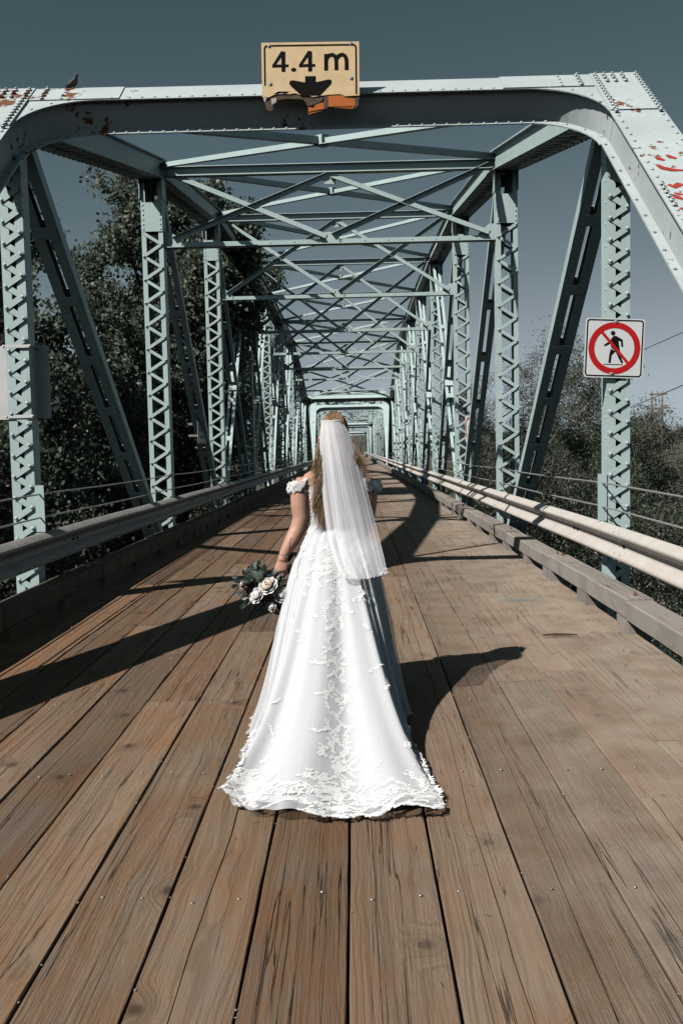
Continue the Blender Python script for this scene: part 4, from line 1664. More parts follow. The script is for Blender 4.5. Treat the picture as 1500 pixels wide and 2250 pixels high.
def leaf_mesh(name, pos, size, shape, mat, droop=0.4, flat=0.0):
    """one mesh of many leaves at pos (n,3)"""
    n = len(pos)
    T = LEAF[shape]
    k = len(T)
    # random frames: leaf axis (y) and normal (z)
    ax = rng.normal(size=(n, 3))
    ax[:, 2] -= droop
    ax /= np.linalg.norm(ax, axis=1, keepdims=True)
    nr = rng.normal(size=(n, 3))
    nr[:, 2] += flat
    nr -= ax * (nr * ax).sum(1, keepdims=True)
    nr /= np.linalg.norm(nr, axis=1, keepdims=True)
    sx = np.cross(ax, nr)
    sc = size * rng.uniform(0.65, 1.25, size=(n, 1, 1))
    V = pos[:, None, :] + sc * (T[None, :, 0:1] * sx[:, None, :] + T[None, :, 1:2] * ax[:, None, :] + T[None, :, 2:3] * nr[:, None, :])
    me = bpy.data.meshes.new(name)
    me.vertices.add(n * k)
    me.vertices.foreach_set('co', V.reshape(-1).astype(np.float32))
    me.loops.add(n * k)
    me.loops.foreach_set('vertex_index', np.arange(n * k, dtype=np.int32))
    me.polygons.add(n)
    me.polygons.foreach_set('loop_start', np.arange(0, n * k, k, dtype=np.int32))
    me.materials.append(mat)
    at = me.attributes.new('rnd', 'FLOAT', 'FACE')
    at.data.foreach_set('value', rng.random(n).astype(np.float32))
    me.update(calc_edges=True)
    me.validate()
    return me


def grow(base, height, spread, nl, seed, lean=(0, 0), first=0.3, levels=3):
    """branch skeleton: list of (path, radii) and list of tip points"""
    rnd = random.Random(seed)
    br, tips = [], []

    def branch(p, d, ln, r, lev):
        n = 5
        path, rad = [p], [r]
        q, dd = p.copy(), d.copy()
        for i in range(n):
            dd = (dd + Vector((rnd.gauss(0, .16), rnd.gauss(0, .16), rnd.gauss(0.05, .10)))).normalized()
            q = q + dd * (ln / n)
            path.append(q.copy())
            rad.append(r * (1 - 0.75 * (i + 1) / n))
            if lev == 0 and i >= 3:
                for _ in range(14):
                    tips.append(q + Vector((rnd.gauss(0, .32), rnd.gauss(0, .32), rnd.gauss(-.3, .5))))
            if lev >= levels - 1:
                tips.append(q.copy())
            elif lev >= 1 and i > 1:
                tips.append(q + Vector((rnd.gauss(0, .2), rnd.gauss(0, .2), rnd.gauss(0, .2))))
        br.append((path, rad))
        if lev < levels:
            kk = nl if lev == 0 else (4 if lev == 1 else 3)
            for j in range(kk):
                t = (first if lev == 0 else 0.25) + (1 - (first if lev == 0 else 0.25)) * (j + rnd.random()) / kk
                i = min(n - 1, int(t * n))
                pp = path[i].lerp(path[i + 1], t * n - i)
                a = j * 2.4 + rnd.uniform(-.5, .5)
                up = rnd.uniform(0.25, 0.85) if lev == 0 else rnd.uniform(0.0, 0.8)
                out = Vector((math.cos(a), math.sin(a), up)).normalized()
                nd = (out * 1.0 + dd * 0.35).normalized()
                l2 = (spread * rnd.uniform(0.75, 1.15) * (1.08 - 0.38 * t)) if lev == 0 else ln * rnd.uniform(0.4, 0.62)
                branch(pp, nd, l2, rad[i] * 0.5 + 0.004, lev + 1)
    d0 = Vector((lean[0], lean[1], 1)).normalized()
    branch(Vector(base), d0, height, height * 0.017 + 0.015, 0)
    return br, tips


def make_tree(name, base, height, spread, nl, seed, leaves, size, shape, mat, clump, label, category, group, lean=(0, 0), bark='bark', first=0.3, rad_min=0.012, levels=3, zmin=None):
    br, tips = grow(base, height, spread, nl, seed, lean, first, levels)
    e = empty(name, base, label, category, group)
    mb = MB()
    for i, (path, rad) in enumerate(br):
        if rad[0] > rad_min:
            mb.tube(path, rad, 6 if i else 9, caps=False)
    mb.build('trunk', M[bark], e, smooth=True, org=base)
    T = np.array([tuple(t) for t in tips])
    idx = rng.integers(0, len(T), leaves)
    w = rng.normal(size=(len(T), 1)) * 0.35 + 1.0
    pos = T[idx] + np.clip(rng.normal(size=(leaves, 3)), -1.7, 1.7) * clump * np.clip(w[idx], 0.35, 1.5)
    if zmin is not None:
        pos = pos[pos[:, 2] > zmin]
    pos -= np.array(tuple(base))
    me = leaf_mesh('crown', pos, size, shape, M[mat])
    link('crown', me, base, e)
    return e


def clone(o, loc, rz, sc, label):
    c = copy_tree(o)
    WORLD[c.name] = Vector(loc)
    c.location = loc
    c.rotation_euler = (0, 0, rz)
    c.scale = (sc[0], sc[0], sc[1])
    c['label'] = label
    return c


GZ = -3.5
# tall cottonwoods on the left bank
TG = 'cottonwood trees on the left bank'
make_tree('cottonwood_tree', Vector((-6.5, 22.0, GZ)), 11.0, 2.4, 30, 11, 60000, 0.095, 'heart', 'leaf_cotton', 0.155, 'leafy dark cottonwood nearest the camera behind the first left posts', 'tree', TG, first=0.22)
make_tree('cottonwood_tree', Vector((-6.0, 30.0, GZ)), 11.2, 2.0, 26, 23, 56000, 0.105, 'heart', 'leaf_cotton', 0.18, 'tallest cottonwood, its top showing above the left top chord', 'tree', TG, first=0.22)
make_tree('cottonwood_tree', Vector((-7.0, 40.0, GZ)), 11.8, 2.0, 22, 31, 36000, 0.125, 'heart', 'leaf_cotton', 0.22, 'cottonwood farther along, crown reaching past the third left post', 'tree', TG, first=0.25)
make_tree('cottonwood_tree', Vector((-8.0, 20.5, GZ)), 10.2, 2.6, 18, 37, 30000, 0.105, 'heart', 'leaf_cotton', 0.19, 'lower cottonwood at the far left edge behind the sign back', 'tree', TG, first=0.22)
make_tree('cottonwood_tree', Vector((-6.9, 27.0, GZ)), 11.4, 2.5, 26, 45, 50000, 0.105, 'heart', 'leaf_cotton', 0.18, 'cottonwood between the first and second left posts, beside the nearest one', 'tree', TG, first=0.25)
make_tree('cottonwood_tree', Vector((-7.0, 56.0, GZ)), 9.5, 3.0, 13, 43, 12000, 0.13, 'heart', 'leaf_cotton', 0.38, 'distant cottonwood seen between the middle left posts', 'tree', TG, first=0.2)

# willow thickets on the right bank
WG = 'willow shrubs on the right bank'
w1 = make_tree('willow_shrub', Vector((6.1, 31.0, GZ)), 6.9, 2.1, 18, 51, 26000, 0.10, 'lance', 'leaf_willow', 0.24, 'tallest willow, rising between the second right post and the sign post', 'shrub', WG, bark='twig', first=0.12, rad_min=0.006)
w2 = make_tree('willow_shrub', Vector((6.0, 26.0, GZ)), 5.0, 1.45, 18, 57, 22000, 0.09, 'lance', 'leaf_willow', 0.22, 'bushy willow directly behind the no-pedestrians sign post', 'shrub', WG, bark='twig', first=0.10, rad_min=0.006)
w3 = make_tree('willow_shrub', Vector((7.9, 26.5, GZ)), 5.0, 1.5, 15, 63, 2200, 0.10, 'lance', 'leaf_willow', 0.13, 'thin wispy willow with bare twigs in front of the twin power poles', 'shrub', WG, bark='twig', first=0.2, rad_min=0.004)
b1 = make_tree('leafy_bush', Vector((5.0, 14.6, GZ)), 3.5, 1.4, 18, 71, 20000, 0.075, 'lance', 'leaf_bush', 0.20, 'dark leafy bush below the right hand cables at the picture edge', 'bush', 'bushes beside the bridge', bark='twig', first=0.1, rad_min=0.005)
b2 = make_tree('leafy_bush', Vector((-6.0, 14.5, GZ)), 4.6, 1.7, 18, 77, 22000, 0.070, 'heart', 'leaf_bush', 0.20, 'dark leafy bush below the left guardrail at the picture edge', 'bush', 'bushes beside the bridge', bark='twig', first=0.1, rad_min=0.005)

k = 0
for (x, y, s_, h, src, lab) in (
        (4.9, 18.0, 1.0, 1.02, b1, 'dark bush behind the first right post, under the cables'),
        (6.4, 19.5, 1.2, 0.80, b1, 'dark bush at the right edge, below the twin poles'),
        (5.0, 21.5, 1.0, 1.20, b1, 'dark bush between the first and second right posts'),
        (7.9, 23.5, 1.25, 0.76, b1, 'broad low bush at the right edge below the wispy willow'),
        (5.2, 25.5, 1.0, 1.35, b1, 'dark bush behind the foot of the first right diagonal'),
        (4.5, 12.0, 0.72, 0.85, b1, 'small dark bush low under the right guardrail'),
        (5.9, 37.5, 1.05, 0.95, w1, 'willow just right of the second right post'),
        (5.6, 44.0, 1.0, 0.92, w2, 'willow in the gap between the second and third right posts'),
        (9.0, 34.0, 1.1, 0.74, w2, 'broad willow set back behind the sign post'),
        (6.0, 52.0, 1.1, 0.95, w1, 'willow low behind the far right posts'),
        (12.0, 42.0, 1.3, 0.70, w2, 'rounded willow on the right skyline below the poles'),
        (15.0, 50.0, 1.5, 0.68, w2, 'dense willow at the far right skyline'),
        (11.5, 38.0, 0.9, 0.78, w3, 'second wispy willow right of the sign'),
        (-5.7, 18.5, 0.95, 1.10, b2, 'second dark bush along the left rail'),
        (-7.2, 18.8, 1.2, 1.25, b2, 'broad bush under the nearest cottonwood at the left edge'),
        (-5.8, 23.0, 1.0, 1.10, b2, 'bush filling the gap behind the first left diagonal'),
        (-5.9, 27.5, 1.05, 1.15, b2, 'bush at the foot of the third left post'),
        (-6.0, 34.5, 1.1, 1.20, b2, 'bush between the left posts at mid span'),
        (-9.0, 26.5, 1.4, 1.30, b2, 'bush mass behind the trunk of the nearest cottonwood'),
        (-6.2, 47.0, 1.2, 1.20, b2, 'low bush beside the far half of the left truss')):
    k += 1
    clone(src, (x, y, GZ), k * 1.7, (s_, h), lab)

# far tree line beyond the river flats
f1 = make_tree('far_tree', Vector((44, 170, -3.4)), 4.4, 2.9, 14, 81, 5000, 0.34, 'heart', 'leaf_far', 0.62, 'rounded far tree on the right horizon', 'tree', 'far trees beyond the flats', first=0.15, rad_min=0.03)
far = []
ORD = [a + b for a in ('', 'twenty-', 'thirty-') for b in ('one', 'two', 'three', 'four', 'five', 'six', 'seven', 'eight', 'nine')]
ORD = ORD[:9] + ['ten', 'eleven', 'twelve', 'thirteen', 'fourteen', 'fifteen', 'sixteen', 'seventeen', 'eighteen', 'nineteen', 'twenty'] + ORD[9:18] + ['thirty'] + ORD[18:]
for i in range(34):
    side = 1 if i % 2 else -1
    y = random.uniform(120, 300)
    x = side * random.uniform(8 + (y - 60) * 0.03, 0.37 * y)
    if x / y > 0.22:
        y = 175 + (y - 120) * 0.7
        x = y * random.uniform(0.24, 0.36)
    far.append((x, y))
far.sort(key=lambda q: q[0] / q[1])
for i, (x, y) in enumerate(far):
    s = random.uniform(0.8, 1.5)
    clone(f1, (x, y, -3.4), i * 1.3, (s, s * random.uniform(0.55, 0.8)), 'rounded far tree number %s from the left in the low horizon tree line' % ORD[i])
f1['label'] = 'far tree standing a little forward of the horizon tree line at right'

# ------------------------------------------------------------------ the bride
YB = 6.0
bride = empty('person', (-0.12, YB, 0), 'bride walking away in a white gown with veil and long train', 'person')
SKIN, g_, b_ = material('skin')
tc_ = g_.n('TexCoord').outputs['Object']
g_.put(b_.inputs['Base Color'], g_.ramp(g_.noise(tc_, 14, 5), [(0.3, (0.47, 0.255, 0.175)), (0.7, (0.56, 0.325, 0.235))]))
b_.inputs['Roughness'].default_value = 0.48
b_.inputs['Subsurface Weight'].default_value = 0.12
b_.inputs['Subsurface Radius'].default_value = (0.02, 0.008, 0.005)
bump(g_, b_, g_.noise(tc_, 260, 3), 0.05, 0.002)


def ell(c, rx, ry, n=20, tilt=None):
    return [Vector(c) + Vector((rx * math.cos(2 * PI * k / n), ry * math.sin(2 * PI * k / n), 0)) for k in range(n)]


def W(px, py, dy=0.0):
    return P(px, py, YB + dy)


def body():
    mb = MB()
    # torso, from hips to neck and head: (pixel row, centre px, half width m, half depth m, dy)
    prof = [(1290, 735, .150, .115, .00), (1240, 735, .182, .130, .00), (1205, 735, .186, .135, .00), (1175, 735, .168, .122, .0), (1145, 735, .140, .103, .0), (1115, 735, .140, .104, .0),
            (1085, 735, .155, .112, .0), (1062, 735, .172, .112, .0), (1050, 735, .186, .104, .0), (1041, 735, .184, .092, .003), (1034, 735, .150, .084, .005), (1027, 735, .105, .074, .01), (1019, 734, .068, .064, .015),
            (1005, 734, .054, .056, .02), (992, 734, .058, .064, .025), (980, 734, .068, .082, .02), (962, 734, .075, .095, .01), (944, 734, .077, .098, .005), (930, 734, .069, .088, .0), (920, 733, .050, .066, .0), (914, 733, .022, .03, .0)]
    mb.rings([ell(W(cx, py, dy), rx, ry) for py, cx, rx, ry, dy in prof])
    # face on the far side
    c = W(734, 972, 0.115)
    mb.tube([c + Vector((0, -.02, .022)), c + Vector((0, .012, -.004)), c + Vector((0, -.012, -.014))], [.007, .014, .010], 8)
    mb.tube([c + Vector((-.022, -.012, -.035)), c + Vector((0, -.004, -.034)), c + Vector((.022, -.012, -.035))], [.004, .008, .004], 8)
    for s in (-1, 1):
        mb.tube([c + Vector((s * .045, -.028, .030)), c + Vector((s * .03, -.016, .031)), c + Vector((s * .016, -.02, .029))], [.004, .009, .004], 8)
        e = W(734, 965, 0.0) + Vector((s * .078, 0, 0))
        mb.tube([e + Vector((0, .01, .03)), e + Vector((s * .01, -.005, .01)), e + Vector((s * .002, .008, -.03))], [.006, .013, .006], 8)
    # legs
    for s in (-1, 1):
        h = W(735, 1285) + Vector((s * .085, 0, 0))
        mb.tube([h + Vector((0, 0, .05)), h, (h.x + s * .01, YB, .52), (h.x + s * .01, YB - .02, .47), (h.x + s * .01, YB - .025, .30), (h.x, YB - .01, .09)], [.085, .092, .062, .058, .055, .036], 12)
        mb.tube([(h.x, YB - .03, .06), (h.x, YB + .06, .035), (h.x, YB + .15, .022)], [.036, .038, .026], 10)
    # left arm, hanging with the hand closed on the stems
    A = [W(684, 1062, .0), W(667, 1064, -.01), W(659, 1088, -.015), W(659, 1115, -.02), W(661, 1140, -.025), W(655, 1160, -.03), W(643, 1185, -.045), W(630, 1206, -.06), W(622.5, 1221, -.07), W(620, 1232, -.075)]
    ra = [.046, .060, .060, .056, .051, .049, .046, .036, .029, .030]
    mb.tube(A, ra, 16)
    # right arm, mostly behind the veil
    B = [W(786, 1062, .0), W(803, 1064, .0), W(811, 1085, .005), W(810, 1115, .02), W(806, 1142, .04), W(800, 1165, .09), W(790, 1185, .17), W(782, 1195, .22)]
    mb.tube(B, [.046, .058, .054, .048, .045, .042, .034, .028], 14)
    # left hand: palm seen from its back
    p0 = W(620, 1230, -.075)
    p1 = W(617, 1252, -.085)
    sx = Vector((1, 0, 0.05)).normalized()
    rings = []
    for t, hw, hd in ((-.1, .026, .022), (.25, .034, .020), (.6, .040, .020), (1.0, .041, .019), (1.15, .036, .016)):
        c = p0.lerp(p1, t)
        rings.append([c + sx * (hw * math.cos(2 * PI * k / 16)) + Y3 * (hd * math.sin(2 * PI * k / 16)) for k in range(16)])
    mb.rings(rings)
    fing = [  # knuckle offset, segment points (dx, dy, dz)
        (-.030, [(0, 0, 0), (-.002, .004, -.030), (.004, .030, -.044), (.010, .042, -.030)], .0095),
        (-.010, [(0, -.004, 0), (-.001, .000, -.036), (.004, .028, -.052), (.008, .042, -.036)], .0100),
        (.011, [(0, -.003, .002), (.002, .002, -.031), (.004, .029, -.044), (.006, .042, -.028)], .0095),
        (.030, [(0, 0, .0048), (.004, .006, -.018), (.002, .030, -.030), (.0, .040, -.016)], .0082)]
    for kx, seg, r in fing:
        k0 = p1 + sx * kx + Vector((0, 0, -.004))
        mb.tube([k0 + Vector((0, 0, .02))] + [k0 + Vector(v) for v in seg], [r, r * 1.05, r, r * .95, r * .75], 9)
    # thumb leaves the side of the palm and closes on the fingers
    k0 = p0.lerp(p1, .35) + sx * .034
    mb.tube([k0, k0 + Vector((.014, .022, -.016)), k0 + Vector((.008, .046, -.038)), k0 + Vector((-.006, .052, -.056))], [.013, .012, .0105, .008], 9)
    # right hand
    q = W(782, 1195, .22)
    mb.tube([q, q + Vector((-.02, .05, -.02)), q + Vector((-.04, .075, -.035))], [.028, .036, .026], 12)
    for k in range(4):
        a = q + Vector((-.035 - .004 * k, .07, -.02 - .014 * k))
        mb.tube([a, a + Vector((-.03, .02, -.01)), a + Vector((-.05, .01, -.02))], [.0095, .009, .007], 8)
    mb.tube([q + Vector((-.01, .03, .015)), q + Vector((-.03, .06, .02)), q + Vector((-.05, .07, .01))], [.012, .011, .008], 8)
    me = mb.mesh('body', SKIN)
    tmp = bpy.data.objects.new('body_tmp', me)
    COL.objects.link(tmp)
    bm = bmesh.new()
    bm.from_mesh(me)
    bmesh.ops.recalc_face_normals(bm, faces=bm.faces)
    bm.to_mesh(me)
    bm.free()
    md = tmp.modifiers.new('r', 'REMESH')
    md.mode = 'VOXEL'
    md.voxel_size = 0.0055
    md2 = tmp.modifiers.new('s', 'SMOOTH')
    md2.factor = 0.5
    md2.iterations = 4
    dg = bpy.context.evaluated_depsgraph_get()
    dg.update()
    res = bpy.data.meshes.new_from_object(tmp.evaluated_get(dg))
    bpy.data.objects.remove(tmp)
    res.transform(Matrix.Translation(-WORLD[bride.name]))
    res.materials.clear()
    res.materials.append(SKIN)
    res.polygons.foreach_set('use_smooth', [True] * len(res.polygons))
    o = link('body', res, WORLD[bride.name], bride)
    return o


body_o = body()

# fine chain bracelet and the small drawn line on the forearm
def arm_marks():
    mb = MB()
    c = W(622, 1221, -.07)
    ax = (W(630, 1206, -.06) - W(620, 1232, -.075)).normalized()
    x, y, z = frame(ax, X3)
    pts = [c + x * (.0315 * math.cos(2 * PI * k / 24)) + y * (.0315 * math.sin(2 * PI * k / 24)) for k in range(25)]
    mb.tube(pts, .0014, 5, caps=False)
    mb.build('bracelet', plain('silver', (0.75, 0.74, 0.72), 0.25, 0.9), bride)
    mb = MB()
    pts = [P(637.5, 1183, 5.85), P(639.5, 1181, 5.85), P(640, 1185, 5.85), P(637, 1189, 5.85), P(636.8, 1198, 5.85), P(634.5, 1206, 5.85)]
    dg = bpy.context.evaluated_depsgraph_get()
    dg.update()
    hit = []
    for p in pts:
        d = (p - CAM).normalized()
        ok, loc, nr, fi = body_o.ray_cast(CAM - WORLD[bride.name], d)
        if ok:
            hit.append(loc + WORLD[bride.name] - d * 0.0006)
    if len(hit) > 3:
        mb.tube(hit, .0015, 5)
        mb.build('forearm_tattoo', plain('tattoo_ink', (0.03, 0.025, 0.03), 0.6), bride)


arm_marks()

# ------------------------------------------------------------------ hair
def hair():
    m, g, b = material('blond_hair')
    at = g.n('Attribute', attribute_name='rnd').outputs['Fac']
    c = g.ramp(at, [(0.0, (0.075, 0.042, 0.023)), (0.45, (0.20, 0.122, 0.068)), (0.8, (0.39, 0.26, 0.155)), (1.0, (0.56, 0.42, 0.28))])
    g.put(b.inputs['Base Color'], c)
    b.inputs['Roughness'].default_value = 0.45
    b.inputs['Specular IOR Level'].default_value = 0.35
    mb = MB()
    rnds = []
    hc = W(734, 950, 0.0)
    rx, ry, rz = .086, .108, .122
    N = 5200
    for i in range(N):
        a = random.uniform(-PI, PI)              # around the head, -pi/2 = towards camera
        e = random.uniform(-0.05, 1.45)
        root = hc + Vector((rx * math.cos(a) * math.cos(e), ry * math.sin(a) * math.cos(e), rz * math.sin(e)))
        side = math.cos(a)
        bk = -math.sin(a)
        if bk < -0.35 and e < 0.75:
            continue
        # hair is drawn back over the skull, then falls over the back; ends fan out
        fall = random.uniform(0.20, 0.56)
        rightish = i % 26 == 0
        end_x = -0.155 + 0.20 * random.random() ** 0.8 if random.random() < 0.85 else random.uniform(-0.185, 0.10)
        if rightish:
            end_x = random.uniform(.14, .235)
            fall = random.uniform(.16, .27)
            a = random.uniform(-1.0, .3)
            side = math.cos(a)
        start = hc + Vector((0.084 * max(-1, min(1, (side * 1.15))), -0.055 - 0.050 * max(0, 1 - abs(side)) - 0.012 * random.random(), -0.03))
        pts = [root]
        if e > 0.15:
            for t in (0.33, 0.66):
                q = root.lerp(start, t) - hc
                k = math.sqrt((q.x / rx) ** 2 + (q.y / ry) ** 2 + (q.z / rz) ** 2)
                pts.append(hc + q * (1.03 / max(k, 0.2)))
        pts.append(start)
        ph, am = round(end_x * 22) * 1.7 + random.gauss(0, .5), random.uniform(.003, .009)
        n = 13
        ey = W(734, 1070).y - 0.135 - 0.03 * random.random()
        endp = Vector((hc.x + end_x * 0.85 + 0.0, ey, start.z - fall))
        for k in range(1, n + 1):
            t = k / n
            q = start.lerp(endp, t)
            q.x = start.x + (endp.x - start.x) * (t ** 0.7)
            q.y = start.y + (endp.y - start.y) * min(1, t * 1.5)
            am2 = am * min(1, t * 2.0) * (1 + .6 * t)
            q += Vector((math.sin(ph + t * fall * 26) * am2, math.cos(ph + t * fall * 26) * am2 * .7, 0))
            pts.append(q)
        r0 = random.uniform(.0005, .0012)
        rad = [r0 * .9] + [r0] * (len(pts) - 4) + [r0 * .75, r0 * .5, r0 * .12]
        nf = len(mb.f)
        mb.tube(pts, rad[:len(pts)], 4, caps=False)
        v = random.random()
        v = v * .65 + .35 * max(0, min(1, .5 - end_x * 2.2))  # side light put into the strand tone: lighter left, darker right
        rnds += [v] * (len(mb.f) - nf)
    # scalp cap so that no skin shows between the locks
    nf = len(mb.f)
    rows = []
    for i in range(9):
        e = -0.25 + (PI / 2 + .25) * i / 8
        row = []
        for k in range(24):
            a = PI * 1.18 * k / 23 + PI - PI * .09
            row.append(hc + Vector((rx * .99 * math.cos(a) * math.cos(e), ry * .99 * math.sin(a) * math.cos(e), rz * .99 * math.sin(e))))
        rows.append(row)
    mb.grid(rows)
    rnds += [0.25] * (len(mb.f) - nf)
    o = mb.build('hair', m, bride, smooth=True)
    at = o.data.attributes.new('rnd', 'FLOAT', 'FACE')
    at.data.foreach_set('value', np.array(rnds, dtype=np.float32))


hair()

# ------------------------------------------------------------------ gown
M['satin'] = fabric('gown_satin', (0.83, 0.84, 0.86), 0.92, 0.15, None, 0.10)
M['tulle'] = fabric('gown_tulle', (0.84, 0.855, 0.89), 0.28, 0.22, (60.0, 0.26, 0.56, 0.0))
M['lace'] = fabric('gown_lace', (0.92, 0.92, 0.92), 0.66, 0.08)
M['veil'] = fabric('veil_tulle', (0.96, 0.955, 0.99), 0.62, 0.08, (15.0, 0.27, 0.84, 0.40))

HEM = [(-.13, 6.38), (-.40, 6.28), (-.54, 5.95), (-.575, 5.50), (-.58, 5.0), (-.585, 4.5), (-.585, 4.06), (-.35, 3.91), (-.12, 3.86), (.12, 3.88), (.345, 3.94), (.285, 4.45), (.255, 4.9), (.26, 5.4), (.265, 5.8), (.13, 6.25)]


def hem_pt(u):
    """u 0..1 round the hem, 0 front, 0.5 back"""
    pts = [Vector((x, y)) for x, y in HEM] + [Vector(HEM[0])]
    L = [0]
    for a, b in zip(pts[:-1], pts[1:]):
        L.append(L[-1] + (b - a).length)
    s = (u % 1.0) * L[-1]
    for i in range(len(pts) - 1):
        if s <= L[i + 1] + 1e-9:
            t = (s - L[i]) / (L[i + 1] - L[i])
            return pts[i].lerp(pts[i + 1], t)
    return pts[-1]


def smooth_hem(u):
    acc = Vector((0, 0))
    for d, w_ in ((-.02, 1), (-.01, 2), (0, 3), (.01, 2), (.02, 1)):
        acc += hem_pt(u + d) * w_
    return acc / 9


WZ = W(735, 1150).z
WC = W(735, 1150)


def skirt(t, u, k=1.0, lift=0.0):
    """gown surface: t 0 waist .. 1 hem, u round the body"""
    a = PI / 2 + 2 * PI * u                         # 0 front (+Y), then left side (-X), back (-Y)
    wx, wy = .150 + lift * .3, .112 + lift * .3
    w0 = Vector((WC.x + wx * math.cos(a), WC.y + wy * math.sin(a)))
    h = smooth_hem(u)
    c = Vector((WC.x, 5.9))
    h = c + (h - c) * k
    D = (h - w0).length
    # hips: bulge outwards early
    e = 1 + 1.35 * max(0, min(1, (D - .35) / 1.3))
    hor = t ** (1.0 if D < .6 else 1.0)
    bulge = math.sin(min(1, t * 3.0) * PI / 2) * (.075 if D < .7 else .055) * (1 - t)
    p = w0.lerp(h, hor)
    n = Vector((math.cos(a), math.sin(a)))
    p += n * bulge
    z = (WZ - .0048) * (1 - t) ** e + 0.008
    # folds radiating from the waist
    f = math.sin(u * 2 * PI * 11 + 1.3 * math.sin(u * 17)) * .6 + math.sin(u * 2 * PI * 23 + 2 + 2 * math.sin(u * 9)) * .35 + math.sin(u * 2 * PI * 5 + .8) * .5 + math.sin(u * 2 * PI * 41 + 3 * math.sin(u * 21)) * .05
    amp = .042 * min(1, t * 2.2) * (1 - .55 * t)
    dirn = n
    p += dirn * (f * amp)
    if D > 1.0:
        z += (f + .9) * .016 * min(1, t * 1.6) * (1 - .7 * max(0, (t - .8) / .2))
        z += .055 * math.exp(-((u - .468) / .022) ** 2) * min(1, t * 1.3) * (1 if t < .93 else 0.6)
        z += .045 * math.exp(-((u - .545) / .018) ** 2) * min(1, t * 1.3)
        z += .03 * math.exp(-((u - .40) / .02) ** 2) * min(1, t * 1.3)
        if t > .86:
            z += .010 * (t - .86) / .14 * (0.5 + .5 * math.sin(u * 2 * PI * 31 + 3 * math.sin(u * 40)))
    return Vector((p.x, p.y, max(z, 0.004) + lift))


def strands(o, nv, nu):
    for nm, arr in (('su', np.tile(np.linspace(0, 1, nu), nv)), ('sv', np.repeat(np.linspace(0, 1, nv), nu))):
        at = o.data.attributes.new(nm, 'FLOAT', 'POINT')
        at.data.foreach_set('value', arr.astype(np.float32))


